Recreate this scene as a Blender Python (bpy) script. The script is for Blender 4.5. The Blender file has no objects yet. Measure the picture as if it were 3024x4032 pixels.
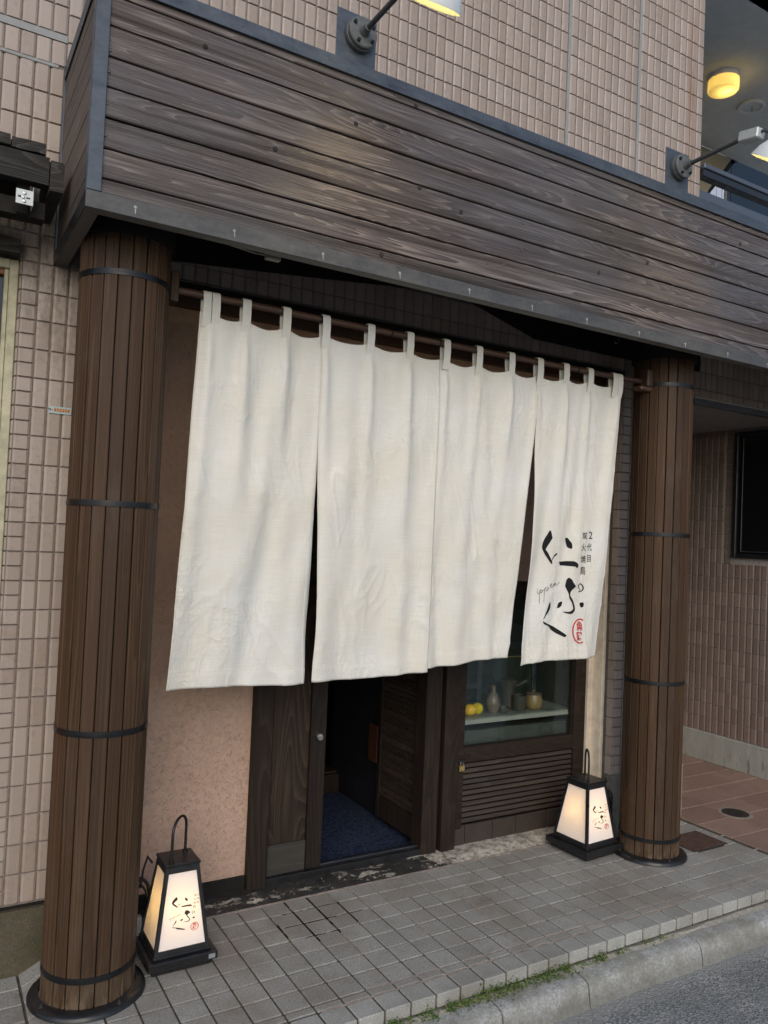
import bpy, math, random
from mathutils import Vector, Matrix, noise
import numpy as np
random.seed(7)
PI = math.pi
scene = bpy.context.scene
C = scene.collection

# ------------------------------------------------------------------ camera
F_PX, YAW, PITCH, ROLL = 3083.67, 0.5331, 0.0303, 0.0430
CAMZ = 1.55
cy, sy, cp, sp = math.cos(YAW), math.sin(YAW), math.cos(PITCH), math.sin(PITCH)
Fv = Vector((sy*cp, cy*cp, sp)); R0 = Vector((cy, -sy, 0)); U0 = R0.cross(Fv)
cr, sr = math.cos(ROLL), math.sin(ROLL)
Rv = cr*R0 + sr*U0; Uv = -sr*R0 + cr*U0
cam_d = bpy.data.cameras.new('camera'); cam = bpy.data.objects.new('camera', cam_d); C.objects.link(cam)
cam.matrix_world = Matrix(((Rv.x, Uv.x, -Fv.x, 0), (Rv.y, Uv.y, -Fv.y, 0), (Rv.z, Uv.z, -Fv.z, CAMZ), (0, 0, 0, 1)))
cam_d.sensor_fit = 'HORIZONTAL'; cam_d.sensor_width = 36.0; cam_d.lens = F_PX/3024*36
cam_d.clip_start = 0.05; cam_d.clip_end = 500
scene.camera = cam

# ------------------------------------------------------------------ world, sun, exposure
SUN_EL, SUN_ROT = math.radians(30), math.radians(205)
w = bpy.data.worlds.new('World'); scene.world = w; w.use_nodes = True
nt = w.node_tree
sky = nt.nodes.new('ShaderNodeTexSky'); sky.sky_type = 'NISHITA'; sky.sun_disc = False
sky.sun_elevation = SUN_EL; sky.sun_rotation = SUN_ROT; sky.dust_density = 1.0; sky.air_density = 1.0; sky.ozone_density = 2.0
bg = nt.nodes['Background']; bg.inputs[1].default_value = 0.125
nt.links.new(sky.outputs[0], bg.inputs[0])
sd = bpy.data.lights.new('sun', 'SUN'); so = bpy.data.objects.new('sun', sd); C.objects.link(so)
sd.energy = 1.05; sd.angle = math.radians(45); sd.color = (1.0, 0.90, 0.77)
sdir = Vector((math.sin(SUN_ROT)*math.cos(SUN_EL), math.cos(SUN_ROT)*math.cos(SUN_EL), math.sin(SUN_EL)))
so.rotation_euler = sdir.to_track_quat('Z', 'Y').to_euler(); so.location = (0, -8, 12)
vs = scene.view_settings
vs.view_transform = 'Standard'; vs.look = 'None'; vs.gamma = 1.0; vs.use_curve_mapping = False
vs.exposure = 0.44

# ------------------------------------------------------------------ node helpers
class N:
    def __init__(s, name, rough=0.6, spec=0.5):
        s.m = bpy.data.materials.new(name); s.m.use_nodes = True
        s.t = s.m.node_tree; s.b = s.t.nodes['Principled BSDF']
        s.b.inputs['Roughness'].default_value = rough
        s.b.inputs['Specular IOR Level'].default_value = spec
        s._obj = None
    def nd(s, typ, **kw):
        n = s.t.nodes.new(typ)
        for k, v in kw.items():
            if k.startswith('i_'):
                key = k[2:]
                key = int(key) if key.isdigit() else key.replace('_', ' ')
                s.put(n.inputs[key], v)
            else: setattr(n, k, v)
        return n
    def put(s, sock, v):
        if isinstance(v, bpy.types.NodeSocket): s.t.links.new(v, sock)
        elif isinstance(v, bpy.types.Node): s.t.links.new(v.outputs[0], sock)
        else: sock.default_value = v
    def math(s, op, a, b=0.0, c=0.0, clamp=False):
        n = s.nd('ShaderNodeMath', operation=op, use_clamp=clamp); s.put(n.inputs[0], a); s.put(n.inputs[1], b); s.put(n.inputs[2], c); return n.outputs[0]
    def vec(s, op, a, b):
        n = s.nd('ShaderNodeVectorMath', operation=op); s.put(n.inputs[0], a); s.put(n.inputs[1], b); return n.outputs[0]
    def mix(s, f, a, b, mode='MIX'):
        n = s.nd('ShaderNodeMix', data_type='RGBA', blend_type=mode)
        s.put(n.inputs[0], f); s.put(n.inputs[6], a if not isinstance(a, tuple) else col(a)); s.put(n.inputs[7], b if not isinstance(b, tuple) else col(b)); return n.outputs[2]
    def ramp(s, f, stops):
        n = s.nd('ShaderNodeValToRGB'); s.put(n.inputs[0], f); e = n.color_ramp.elements
        while len(e) < len(stops): e.new(0.5)
        for el, (p, c) in zip(e, stops): el.position = p; el.color = col(c) if isinstance(c, tuple) else (c, c, c, 1)
        return n.outputs[0]
    def rng(s, f, a, b, c=0.0, d=1.0):
        n = s.nd('ShaderNodeMapRange'); s.put(n.inputs[0], f)
        for i, v in zip((1, 2, 3, 4), (a, b, c, d)): n.inputs[i].default_value = v
        return n.outputs[0]
    def obj(s):
        if not s._obj: s._obj = s.nd('ShaderNodeTexCoord').outputs['Object']
        return s._obj
    def world(s): return s.nd('ShaderNodeNewGeometry').outputs['Position']
    def orand(s): return s.nd('ShaderNodeObjectInfo').outputs['Random']
    def irand(s): return s.nd('ShaderNodeNewGeometry').outputs['Random Per Island']
    def rand(s): return s.math('FRACT', s.math('ADD', s.orand(), s.math('MULTIPLY', s.irand(), 7.31)))
    def scaled(s, v, sc): return s.vec('MULTIPLY', v, sc)
    def noise(s, v, scale=5.0, detail=4.0, rough=0.55, dist=0.0):
        n = s.nd('ShaderNodeTexNoise'); s.put(n.inputs['Vector'], v)
        n.inputs['Scale'].default_value = scale; n.inputs['Detail'].default_value = detail
        n.inputs['Roughness'].default_value = rough; n.inputs['Distortion'].default_value = dist
        return n.outputs[0]
    def voro(s, v, scale=5.0, feature='F1', out=0):
        n = s.nd('ShaderNodeTexVoronoi', feature=feature); s.put(n.inputs['Vector'], v); n.inputs['Scale'].default_value = scale; return n.outputs[out]
    def sep(s, v):
        n = s.nd('ShaderNodeSeparateXYZ'); s.put(n.inputs[0], v); return n.outputs
    def comb(s, x, y, z):
        n = s.nd('ShaderNodeCombineXYZ'); s.put(n.inputs[0], x); s.put(n.inputs[1], y); s.put(n.inputs[2], z); return n.outputs[0]
    def bump(s, h, strength=0.3, dist=0.01, normal=None):
        n = s.nd('ShaderNodeBump'); n.inputs['Strength'].default_value = strength; n.inputs['Distance'].default_value = dist
        s.put(n.inputs['Height'], h)
        if normal is not None: s.put(n.inputs['Normal'], normal)
        return n.outputs[0]
    def set(s, **kw):
        for k, v in kw.items():
            s.put(s.b.inputs[k.replace('_', ' ')], col(v) if isinstance(v, tuple) and len(v) == 3 else v)
        return s.m
def col(c): return (c[0], c[1], c[2], 1.0) if len(c) == 3 else c

def plain(name, c, rough=0.6, spec=0.5, var=0.12, bump=0.1, nscale=30.0, metal=0.0):
    m = N(name, rough, spec)
    n = m.noise(m.obj(), nscale, 5)
    k = m.rng(n, 0.25, 0.75, 1-var, 1+var)
    m.set(Base_Color=m.mix(1.0, c, m.comb(k, k, k), 'MULTIPLY'), Metallic=metal)
    m.set(Roughness=m.rng(m.noise(m.obj(), nscale*0.35, 3), 0.3, 0.7, max(rough-0.12, 0.02), min(rough+0.12, 1.0)))
    if bump: m.set(Normal=m.bump(n, bump, 0.004))
    return m.m

def wood(name, dark, mid, light, axis='X', rings=26.0, gloss=0.55, bump=0.5, weather=None, spec=0.45, stretch=1.0, contrast=1.0, detail=1.5, cross=5.5, power=2.6, var=(0.78, 1.2), scuff=False):
    """cathedral grain: contour lines of a smooth field stretched along the board"""
    m = N(name, gloss, spec)
    o = m.obj(); r = m.rand()
    off = m.comb(m.math('MULTIPLY', r, 37.0), m.math('MULTIPLY', r, 11.0), m.math('MULTIPLY', r, 23.0))
    p = m.vec('ADD', o, off)
    sc = {'X': (0.75*stretch, 5.0, cross), 'Z': (cross, cross, 0.55*stretch), 'Y': (cross, 0.75*stretch, cross)}[axis]
    fs = {'X': (2.5, 160.0, 160.0), 'Z': (160.0, 160.0, 2.5), 'Y': (160.0, 2.5, 160.0)}[axis]
    fld = m.noise(m.scaled(p, sc), 1.0, detail, 0.42, 0.25)
    fine = m.noise(m.scaled(p, fs), 1.0, 4, 0.65)
    ph = m.math('ADD', m.math('MULTIPLY', fld, rings*3.0), m.math('MULTIPLY', fine, 0.35))
    saw = m.math('FRACT', ph)
    line = m.math('POWER', saw, power)
    big = m.noise(m.scaled(p, tuple(a*0.8 for a in sc)), 1.6, 4, 0.6)
    c1 = m.mix(m.rng(big, 0.3, 0.7), dark, mid)
    tone = m.math('MULTIPLY', m.math('ADD', m.math('MULTIPLY', line, 0.75), m.math('MULTIPLY', m.math('SUBTRACT', fine, 0.45), 1.5)), 0.75*contrast, clamp=True)
    c2 = m.mix(tone, c1, light)
    k = m.rng(m.rand(), 0, 1, *var)
    c3 = m.mix(1.0, c2, m.comb(k, k, k), 'MULTIPLY')
    dp = m.math('LESS_THAN', m.voro(m.scaled(p, tuple(a*1.1 for a in sc)), 1.7), 0.035)
    c3 = m.mix(m.math('MULTIPLY', dp, 0.7), c3, (0.012, 0.010, 0.009))
    if weather:
        wn = m.noise(m.scaled(m.world(), (1.2, 1.2, 3.0)), 1.3, 5, 0.6)
        c3 = m.mix(m.rng(wn, 0.42, 0.68, 0.0, 0.6), c3, weather)
    if scuff:
        zz_ = m.sep(m.world())[2]; sn = m.noise(m.scaled(m.world(), (30, 30, 8)), 1.5, 5, 0.7)
        f = m.math('MULTIPLY', m.rng(zz_, 0.03, 0.13, 1.0, 0.0), m.rng(sn, 0.42, 0.6))
        c3 = m.mix(m.math('MULTIPLY', f, 0.65), c3, (0.17, 0.125, 0.08))
        sn2 = m.noise(m.scaled(m.world(), (4, 4, 1.2)), 3.0, 6, 0.7)
        c3 = m.mix(m.rng(sn2, 0.52, 0.72, 0.0, 0.45), c3, (0.085, 0.062, 0.045))
    h = m.math('ADD', line, m.math('MULTIPLY', fine, 0.7))
    m.set(Base_Color=c3, Roughness=m.rng(fine, 0.2, 0.8, gloss-0.1, gloss+0.15), Normal=m.bump(h, bump, 0.0022))
    return m.m

# ------------------------------------------------------------------ materials
M = {}
M['plank'] = wood('weathered_plank', (0.032, 0.021, 0.017), (0.068, 0.047, 0.040), (0.27, 0.225, 0.205), 'X', 17, 0.42, 1.0, (0.105, 0.100, 0.105), 0.50, stretch=0.55, contrast=1.1, detail=2.3, cross=7.5, power=3.0, var=(0.75, 1.25))
M['plank_y'] = wood('weathered_plank_side', (0.05, 0.036, 0.03), (0.10, 0.075, 0.06), (0.17, 0.14, 0.12), 'Y', 9, 0.55, 0.4, None, 0.5, contrast=0.7)
M['slat'] = wood('stained_slat', (0.034, 0.0175, 0.009), (0.062, 0.033, 0.017), (0.120, 0.070, 0.038), 'Z', 8, 0.55, 0.5, None, 0.25, stretch=0.45, contrast=0.7, cross=9.0, var=(0.68, 1.3), scuff=True)
M['door'] = wood('dark_door_wood', (0.012, 0.008, 0.006), (0.022, 0.015, 0.011), (0.05, 0.034, 0.024), 'Z', 7, 0.6, 0.35, None, 0.2, contrast=0.6)
M['door_panel'] = wood('door_panel_wood', (0.013, 0.009, 0.007), (0.024, 0.016, 0.011), (0.085, 0.052, 0.032), 'Z', 10, 0.6, 0.35, None, 0.2, stretch=1.6, contrast=0.8)
M['door_x'] = wood('dark_rail_wood', (0.014, 0.009, 0.0065), (0.026, 0.017, 0.012), (0.05, 0.034, 0.024), 'X', 7, 0.6, 0.35, None, 0.2, contrast=0.6)
M['louver'] = wood('louver_wood', (0.020, 0.013, 0.010), (0.036, 0.025, 0.019), (0.085, 0.062, 0.048), 'X', 5, 0.55, 0.3, None, 0.4, contrast=0.6)
M['kick'] = wood('grey_kick_board', (0.026, 0.021, 0.017), (0.045, 0.038, 0.031), (0.075, 0.064, 0.052), 'X', 7, 0.6, 0.3)
M['skirt'] = plain('dark_brown_glazed_tile', (0.045, 0.034, 0.028), 0.4, 0.4, 0.2, 0.1, 20)
M['oldwood'] = wood('charred_old_wood', (0.010, 0.010, 0.010), (0.028, 0.026, 0.024), (0.09, 0.082, 0.072), 'X', 12, 0.75, 0.9, None, 0.3)
M['redwood'] = wood('red_brown_wood', (0.09, 0.030, 0.012), (0.20, 0.07, 0.028), (0.34, 0.14, 0.06), 'Z', 8, 0.4, 0.3)
M['rodwood'] = wood('rod_wood', (0.035, 0.018, 0.011), (0.075, 0.036, 0.022), (0.13, 0.07, 0.045), 'X', 4, 0.4, 0.2, None, 0.5, contrast=0.6)

def tile_mat(name, a, b, dirt, grime=0.5, rough=0.45):
    m = N(name, rough, 0.5)
    r = m.rand(); wv = m.world()
    c = m.mix(r, a, b)
    sp_ = m.noise(wv, 420, 3, 0.6)
    k = m.rng(sp_, 0.3, 0.7, 0.94, 1.05)
    c = m.mix(1.0, c, m.comb(k, k, k), 'MULTIPLY')
    g = m.math('MULTIPLY', m.noise(m.scaled(wv, (1, 1, 0.35)), 7, 6, 0.68), m.noise(wv, 45, 4, 0.6))
    c = m.mix(m.rng(g, 0.26, 0.46, 0.0, grime), c, dirt)
    m.set(Base_Color=c, Normal=m.bump(m.noise(wv, 130, 2), 0.06, 0.003))
    m.set(Roughness=m.rng(m.noise(wv, 14, 3), 0.3, 0.7, rough-0.1, rough+0.15))
    return m
tm = tile_mat('wall_tile', (0.305, 0.240, 0.198), (0.378, 0.308, 0.262), (0.16, 0.115, 0.08), 0.5)
# rust run and lime runs that stay on the wall: a streak near the right end of the upper wall
x_, y_, z_ = tm.sep(tm.world())
wob = tm.math('MULTIPLY', tm.math('SUBTRACT', tm.noise(tm.world(), 9, 3), 0.5), 0.03)
dx_ = tm.math('ABSOLUTE', tm.math('SUBTRACT', tm.math('ADD', x_, wob), 3.775))
st = tm.math('MULTIPLY', tm.rng(dx_, 0.012, 0.05, 1.0, 0.0), tm.rng(z_, 3.55, 3.8, 0.35, 1.0))
st = tm.math('MULTIPLY', st, tm.rng(z_, 4.55, 4.75, 1.0, 0.0))
st = tm.math('MULTIPLY', st, tm.rng(tm.noise(tm.scaled(tm.world(), (6, 6, 1)), 3, 5, 0.7), 0.35, 0.62, 0.1, 0.95))
old = tm.b.inputs['Base Color'].links[0].from_socket
# soot and damp runs that have settled round the old canopy on the left
gr_ = tm.math('MULTIPLY', tm.rng(z_, 2.05, 2.45, 0.0, 1.0), tm.rng(z_, 2.75, 2.95, 1.0, 0.0))
gr_ = tm.math('MULTIPLY', gr_, tm.rng(x_, 0.5, 0.8, 1.0, 0.0))
gr_ = tm.math('MULTIPLY', gr_, tm.rng(tm.noise(tm.scaled(tm.world(), (16, 16, 7)), 1.4, 6, 0.72), 0.40, 0.62, 0.0, 0.85))
old = tm.mix(gr_, old, (0.075, 0.058, 0.042))
# faint rain runs over the upper wall
rn_ = tm.math('MULTIPLY', tm.rng(tm.noise(tm.scaled(tm.world(), (26, 26, 0.9)), 1.0, 5, 0.7), 0.52, 0.70, 0.0, 0.30), tm.rng(z_, 3.0, 3.3, 0.2, 1.0))
old = tm.mix(rn_, old, (0.20, 0.155, 0.13))
tm.set(Base_Color=tm.mix(st, old, (0.25, 0.14, 0.085)))
M['tile'] = tm.m
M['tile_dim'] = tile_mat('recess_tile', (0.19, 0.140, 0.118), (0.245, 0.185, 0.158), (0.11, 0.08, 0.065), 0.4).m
M['grout'] = plain('grey_grout', (0.135, 0.115, 0.105), 0.9, 0.2, 0.35, 0.5, 60)
M['grout_dark'] = plain('dark_grout', (0.19, 0.16, 0.14), 0.9, 0.2, 0.35, 0.5, 60)
M['grout_pale'] = plain('pale_grout', (0.34, 0.31, 0.285), 0.9, 0.2, 0.25, 0.4, 60)
M['sealant'] = plain('grey_sealant', (0.27, 0.27, 0.26), 0.6, 0.4, 0.12, 0.2, 40)
M['concrete'] = plain('bare_concrete', (0.20, 0.19, 0.165), 0.9, 0.2, 0.35, 0.5, 26)

# galvanised / painted metals
def metal(name, c, rough, met, streak=0.3):
    m = N(name, rough, 0.5)
    wv = m.world()
    n = m.noise(m.scaled(wv, (3, 3, 9)), 3, 6, 0.65); n2 = m.noise(wv, 60, 4)
    k = m.rng(m.math('ADD', m.math('MULTIPLY', n, 0.7), m.math('MULTIPLY', n2, 0.3)), 0.3, 0.7, 1-streak, 1+streak)
    m.set(Base_Color=m.mix(1.0, c, m.comb(k, k, k), 'MULTIPLY'), Metallic=met, Roughness=m.rng(n, 0.3, 0.7, rough-0.1, rough+0.18), Normal=m.bump(n2, 0.08, 0.002))
    return m.m
M['zinc'] = metal('grey_painted_steel', (0.068, 0.080, 0.098), 0.42, 0.3, 0.4)
M['edge_low'] = metal('weathered_edge_steel', (0.078, 0.076, 0.074), 0.5, 0.2, 0.45)
M['soffit_edge'] = metal('angle_underside', (0.10, 0.095, 0.082), 0.6, 0.1, 0.4)
M['blackpaint'] = plain('black_paint', (0.012, 0.012, 0.013), 0.35, 0.5, 0.3, 0.05, 50)
M['blackmetal'] = metal('black_band_steel', (0.018, 0.019, 0.021), 0.33, 0.5, 0.25)
M['darksoffit'] = plain('near_black_paint', (0.014, 0.012, 0.010), 0.8, 0.2, 0.4, 0.2, 20)
M['steel'] = metal('zinc_screw', (0.34, 0.34, 0.33), 0.5, 0.3, 0.4)
M['white_metal'] = metal('white_bracket_steel', (0.50, 0.53, 0.52), 0.4, 0.3, 0.2)
M['lampgrey'] = metal('grey_cast_box', (0.105, 0.11, 0.11), 0.5, 0.2, 0.3)
M['armgrey'] = metal('grey_conduit', (0.065, 0.068, 0.07), 0.45, 0.2, 0.3)
M['chrome'] = metal('worn_chrome', (0.6, 0.58, 0.54), 0.25, 1.0, 0.15)
M['brass'] = metal('worn_brass', (0.55, 0.40, 0.16), 0.38, 0.9, 0.25)
M['cream'] = plain('cream_frame_paint', (0.74, 0.64, 0.51), 0.55, 0.4, 0.2, 0.15, 18)
M['creamw'] = plain('old_white_frame', (0.42, 0.39, 0.27), 0.6, 0.4, 0.3, 0.2, 25)
M['plastic_beige'] = plain('beige_plastic', (0.30, 0.27, 0.21), 0.5, 0.5, 0.1, 0.05)
M['cable'] = plain('black_cable', (0.012, 0.012, 0.013), 0.4, 0.5, 0.1, 0.0)
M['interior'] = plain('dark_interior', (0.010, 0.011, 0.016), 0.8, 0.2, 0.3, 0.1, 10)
M['ceiling'] = plain('grey_ceiling_paint', (0.80, 0.80, 0.76), 0.85, 0.2, 0.08, 0.1, 12)
M['beige'] = plain('beige_wall_paint', (0.42, 0.37, 0.27), 0.8, 0.2, 0.08, 0.1, 12)
M['white_soffit'] = plain('white_soffit_paint', (0.30, 0.28, 0.26), 0.8, 0.2, 0.08, 0.1, 12)
M['bluegrey'] = metal('blue_grey_cap', (0.085, 0.10, 0.125), 0.4, 0.3, 0.1)
M['dkframe'] = plain('black_window_frame', (0.012, 0.013, 0.015), 0.4, 0.5, 0.1, 0.0)
M['darkglass'] = plain('black_window_glass', (0.006, 0.007, 0.009), 0.12, 0.6, 0.05, 0.0)
M['siding'] = plain('pale_blue_siding', (0.46, 0.51, 0.60), 0.5, 0.4, 0.08, 0.05, 14)

# stucco: raked swirl texture
m = N('pink_stucco', 0.9, 0.2)
o = m.obj()
n1 = m.noise(o, 36, 2, 0.5, 3.0); n2 = m.noise(o, 3.0, 4, 0.6)
crack = m.math('MULTIPLY', m.rng(m.math('ABSOLUTE', m.math('SUBTRACT', n1, 0.5)), 0.0, 0.045, 1.0, 0.0), m.rng(m.noise(o, 40, 3, 0.7), 0.42, 0.56))
base = m.mix(m.rng(n2, 0.3, 0.7), (0.42, 0.285, 0.215), (0.49, 0.34, 0.26))
m.set(Base_Color=m.mix(m.math('MULTIPLY', crack, 0.42), base, (0.16, 0.09, 0.06)), Normal=m.bump(m.math('SUBTRACT', m.math('MULTIPLY', n1, 0.6), crack), 0.55, 0.004))
M['stucco'] = m.m
# plinth stucco (greenish dirt)
m = N('mossy_plinth', 0.95, 0.15)
o = m.obj(); a = m.noise(o, 5, 5, 0.65); b = m.noise(o, 130, 4, 0.7); fl = m.math('LESS_THAN', m.voro(o, 70), 0.10)
c = m.mix(m.rng(a, 0.3, 0.7), (0.075, 0.070, 0.042), (0.14, 0.115, 0.085))
c = m.mix(m.rng(b, 0.35, 0.65, 0, 0.5), c, (0.04, 0.04, 0.025)); c = m.mix(m.math('MULTIPLY', fl, 0.5), c, (0.35, 0.33, 0.27))
m.set(Base_Color=c, Normal=m.bump(b, 0.7, 0.005)); M['plinth'] = m.m
# light concrete plinth with damp stains
m = N('pale_concrete_plinth', 0.85, 0.25)
o = m.world(); a = m.noise(m.scaled(o, (1, 3, 1.2)), 4, 6, 0.7); b = m.noise(o, 60, 4)
zz = m.sep(o)[2]
c = m.mix(m.rng(a, 0.3, 0.7), (0.29, 0.29, 0.26), (0.40, 0.395, 0.36))
dmp = m.math('MULTIPLY', m.rng(m.noise(m.scaled(o, (1, 9, 2)), 2.2, 5, 0.7), 0.56, 0.64), m.rng(zz, 0.02, 0.2, 1.0, 0.25))
c = m.mix(m.math('MULTIPLY', dmp, 0.75), c, (0.07, 0.07, 0.055)); m.set(Base_Color=c, Normal=m.bump(b, 0.3, 0.004)); M['paleplinth'] = m.m

# pavement tile: grey speckled, large stains
def paver(name, a, b, brown, speck=0.7):
    m = N(name, 0.75, 0.35)
    wv = m.world(); r = m.rand()
    c = m.mix(r, a, b)
    s1 = m.noise(wv, 125, 4, 0.85); c = m.mix(m.rng(s1, 0.52, 0.62, 0, speck), c, tuple(v*0.40 for v in a))
    s2 = m.noise(wv, 140, 3, 0.8); c = m.mix(m.rng(s2, 0.55, 0.66, 0, 0.55), c, tuple(min(v*1.7, 1) for v in b))
    big = m.noise(wv, 2.6, 5, 0.62); c = m.mix(m.rng(big, 0.44, 0.66, 0, 0.6), c, brown)
    c = m.mix(m.rng(m.noise(wv, 9, 5, 0.7), 0.55, 0.75, 0, 0.35), c, tuple(v*0.5 for v in brown))
    x, y, z = m.sep(wv)
    fl = m.math('MULTIPLY', m.math('LESS_THAN', m.voro(wv, 16), 0.032), m.math('GREATER_THAN', m.noise(wv, 5, 2), 0.56))
    c = m.mix(m.math('MULTIPLY', fl, 0.8), c, (0.5, 0.48, 0.43))
    m.set(Base_Color=c, Normal=m.bump(m.math('ADD', s1, m.math('MULTIPLY', m.noise(wv, 30, 3), 1.2)), 0.35, 0.0025), Roughness=m.rng(big, 0.3, 0.7, 0.62, 0.85))
    return m.m
M['paver'] = paver('grey_paver', (0.275, 0.262, 0.235), (0.350, 0.340, 0.308), (0.190, 0.155, 0.120), 0.7)
M['paver_front'] = paver('edge_paver', (0.30, 0.295, 0.265), (0.37, 0.365, 0.33), (0.19, 0.17, 0.145), 0.35)
M['redpaver'] = paver('red_quarry_tile', (0.25, 0.16, 0.125), (0.31, 0.205, 0.165), (0.19, 0.13, 0.105), 0.35)
M['joint'] = plain('mortar_joint', (0.085, 0.073, 0.058), 0.95, 0.1, 0.5, 0.4, 30)
M['joint_light'] = plain('pale_mortar_joint', (0.30, 0.25, 0.215), 0.95, 0.1, 0.35, 0.4, 30)
# threshold concrete with black stains and flakes
m = N('stained_threshold', 0.85, 0.25)
wv = m.world(); x, y, z = m.sep(wv)
a = m.noise(m.scaled(wv, (1.0, 2.2, 1)), 5.5, 7, 0.72); b = m.noise(wv, 34, 6, 0.75)
lr = m.rng(x, 2.05, 2.45, 0.0, 0.16)
blk = m.rng(m.math('SUBTRACT', m.math('ADD', m.math('MULTIPLY', a, 0.72), m.math('MULTIPLY', b, 0.28)), lr), 0.435, 0.455)
c = m.mix(m.rng(b, 0.38, 0.58), (0.15, 0.13, 0.105), (0.46, 0.42, 0.355))
c = m.mix(m.math('MULTIPLY', blk, 0.93), c, (0.010, 0.010, 0.011))
m.set(Base_Color=c, Normal=m.bump(m.math('SUBTRACT', b, blk), 0.5, 0.004), Roughness=m.rng(blk, 0, 1, 0.9, 0.5)); M['threshold'] = m.m
# asphalt and gutter concrete
m = N('worn_asphalt', 0.85, 0.3)
wv = m.world(); v1 = m.voro(wv, 125, out=1); big = m.noise(wv, 3, 4, 0.6); g = m.noise(wv, 300, 2)
vv = m.sep(v1)[0]
c = m.mix(m.rng(vv, 0.1, 0.95), (0.15, 0.155, 0.15), (0.44, 0.435, 0.415)); c = m.mix(m.rng(big, 0.4, 0.65, 0, 0.6), c, (0.15, 0.155, 0.15))
ys = m.sep(wv)[1]
c = m.mix(m.math('MULTIPLY', m.rng(m.math('ADD', ys, m.math('MULTIPLY', m.noise(wv, 14, 4), 0.08)), 2.06, 2.13, 0, 1), 0.85), c, (0.30, 0.295, 0.27))
m.set(Base_Color=c, Normal=m.bump(m.voro(wv, 125), 0.8, 0.005)); M['asphalt'] = m.m
m = N('gutter_concrete', 0.85, 0.3)
wv = m.world(); a = m.noise(wv, 95, 5, 0.8); big = m.noise(wv, 6, 7, 0.72); z = m.sep(wv)[2]
c = m.mix(m.rng(a, 0.35, 0.65), (0.21, 0.21, 0.20), (0.48, 0.475, 0.45)); c = m.mix(m.rng(big, 0.45, 0.62, 0, 0.75), c, (0.20, 0.19, 0.15))
c = m.mix(m.math('MULTIPLY', m.rng(z, -0.13, -0.085, 1.0, 0.0), 0.5), c, (0.13, 0.125, 0.105))
m.set(Base_Color=c, Normal=m.bump(a, 0.8, 0.005)); M['gutter'] = m.m
M['lip'] = plain('pale_kerb_bedding', (0.30, 0.28, 0.23), 0.9, 0.2, 0.3, 0.5, 50)
# mat: looped blue-black
m = N('blue_loop_mat', 0.95, 0.1)
o = m.world(); v = m.noise(m.scaled(o, (70, 130, 70)), 1, 3, 0.6, 1.5)
m.set(Base_Color=m.mix(m.rng(v, 0.38, 0.62), (0.006, 0.008, 0.016), (0.055, 0.075, 0.14)), Normal=m.bump(v, 1.0, 0.01)); M['mat'] = m.m
# cloth: slubbed linen, a little light passes through
m = N('cream_linen', 0.85, 0.2)
o = m.obj()
weft = m.noise(m.scaled(o, (9, 1, 330)), 1, 3, 0.75); warp = m.noise(m.scaled(o, (420, 1, 12)), 1, 2, 0.6)
soft = m.noise(o, 3.2, 4, 0.6); cra = m.noise(m.vec('ADD', m.scaled(o, (1.0, 1.0, 0.45)), m.scaled(m.comb(m.sep(o)[2], 0.0, m.sep(o)[0]), (0.35, 0, -0.4))), 9, 2.5, 0.5, 0.6)
crm = m.rng(m.noise(o, 2.3, 3, 0.6), 0.42, 0.66)
cr1 = m.math('POWER', m.rng(m.math('ABSOLUTE', m.math('SUBTRACT', cra, 0.5)), 0.0, 0.16, 1.0, 0.0), 2.0)
crb = m.noise(m.scaled(o, (1.0, 1.0, 0.8)), 24, 2, 0.5, 0.8)
cr2 = m.math('POWER', m.rng(m.math('ABSOLUTE', m.math('SUBTRACT', crb, 0.5)), 0.0, 0.13, 1.0, 0.0), 2.0)
cr = m.math('ADD', m.math('MULTIPLY', cr1, m.math('ADD', m.math('MULTIPLY', crm, 0.9), 0.25)), m.math('MULTIPLY', cr2, m.math('MULTIPLY', crm, 0.5)))
k = m.math('ADD', m.math('MULTIPLY', weft, 0.65), m.math('MULTIPLY', warp, 0.35))
base = m.mix(m.rng(soft, 0.35, 0.65), (0.775, 0.735, 0.640), (0.81, 0.79, 0.735))
kk = m.rng(k, 0.3, 0.7, 0.88, 1.05)
hh = m.math('ADD', m.math('MULTIPLY', k, 0.22), m.math('MULTIPLY', cr, 1.0))
nrm = m.bump(hh, 0.48, 0.005)
bc = m.mix(1.0, base, m.comb(kk, kk, kk), 'MULTIPLY')
m.set(Base_Color=bc, Normal=nrm, Sheen_Weight=0.15)
tr = m.nd('ShaderNodeBsdfTranslucent'); m.put(tr.inputs[0], bc); m.put(tr.inputs['Normal'], nrm)
mx = m.nd('ShaderNodeMixShader'); mx.inputs[0].default_value = 0.10
m.t.links.new(m.b.outputs[0], mx.inputs[1]); m.t.links.new(tr.outputs[0], mx.inputs[2])
m.t.links.new(mx.outputs[0], m.t.nodes['Material Output'].inputs[0]); M['cloth'] = m.m
M['ink'] = plain('black_ink', (0.012, 0.012, 0.014), 0.8, 0.2, 0.1, 0.0)
M['ink_lamp'] = plain('dark_violet_ink', (0.04, 0.025, 0.035), 0.8, 0.2, 0.1, 0.0)
M['ink_soft'] = plain('brown_ink', (0.14, 0.09, 0.06), 0.8, 0.2, 0.1, 0.0)
M['ink_pale'] = plain('faded_brown_ink', (0.32, 0.22, 0.16), 0.8, 0.2, 0.1, 0.0)
M['ink_red'] = plain('red_ink', (0.55, 0.02, 0.03), 0.8, 0.2, 0.1, 0.0)
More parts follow.
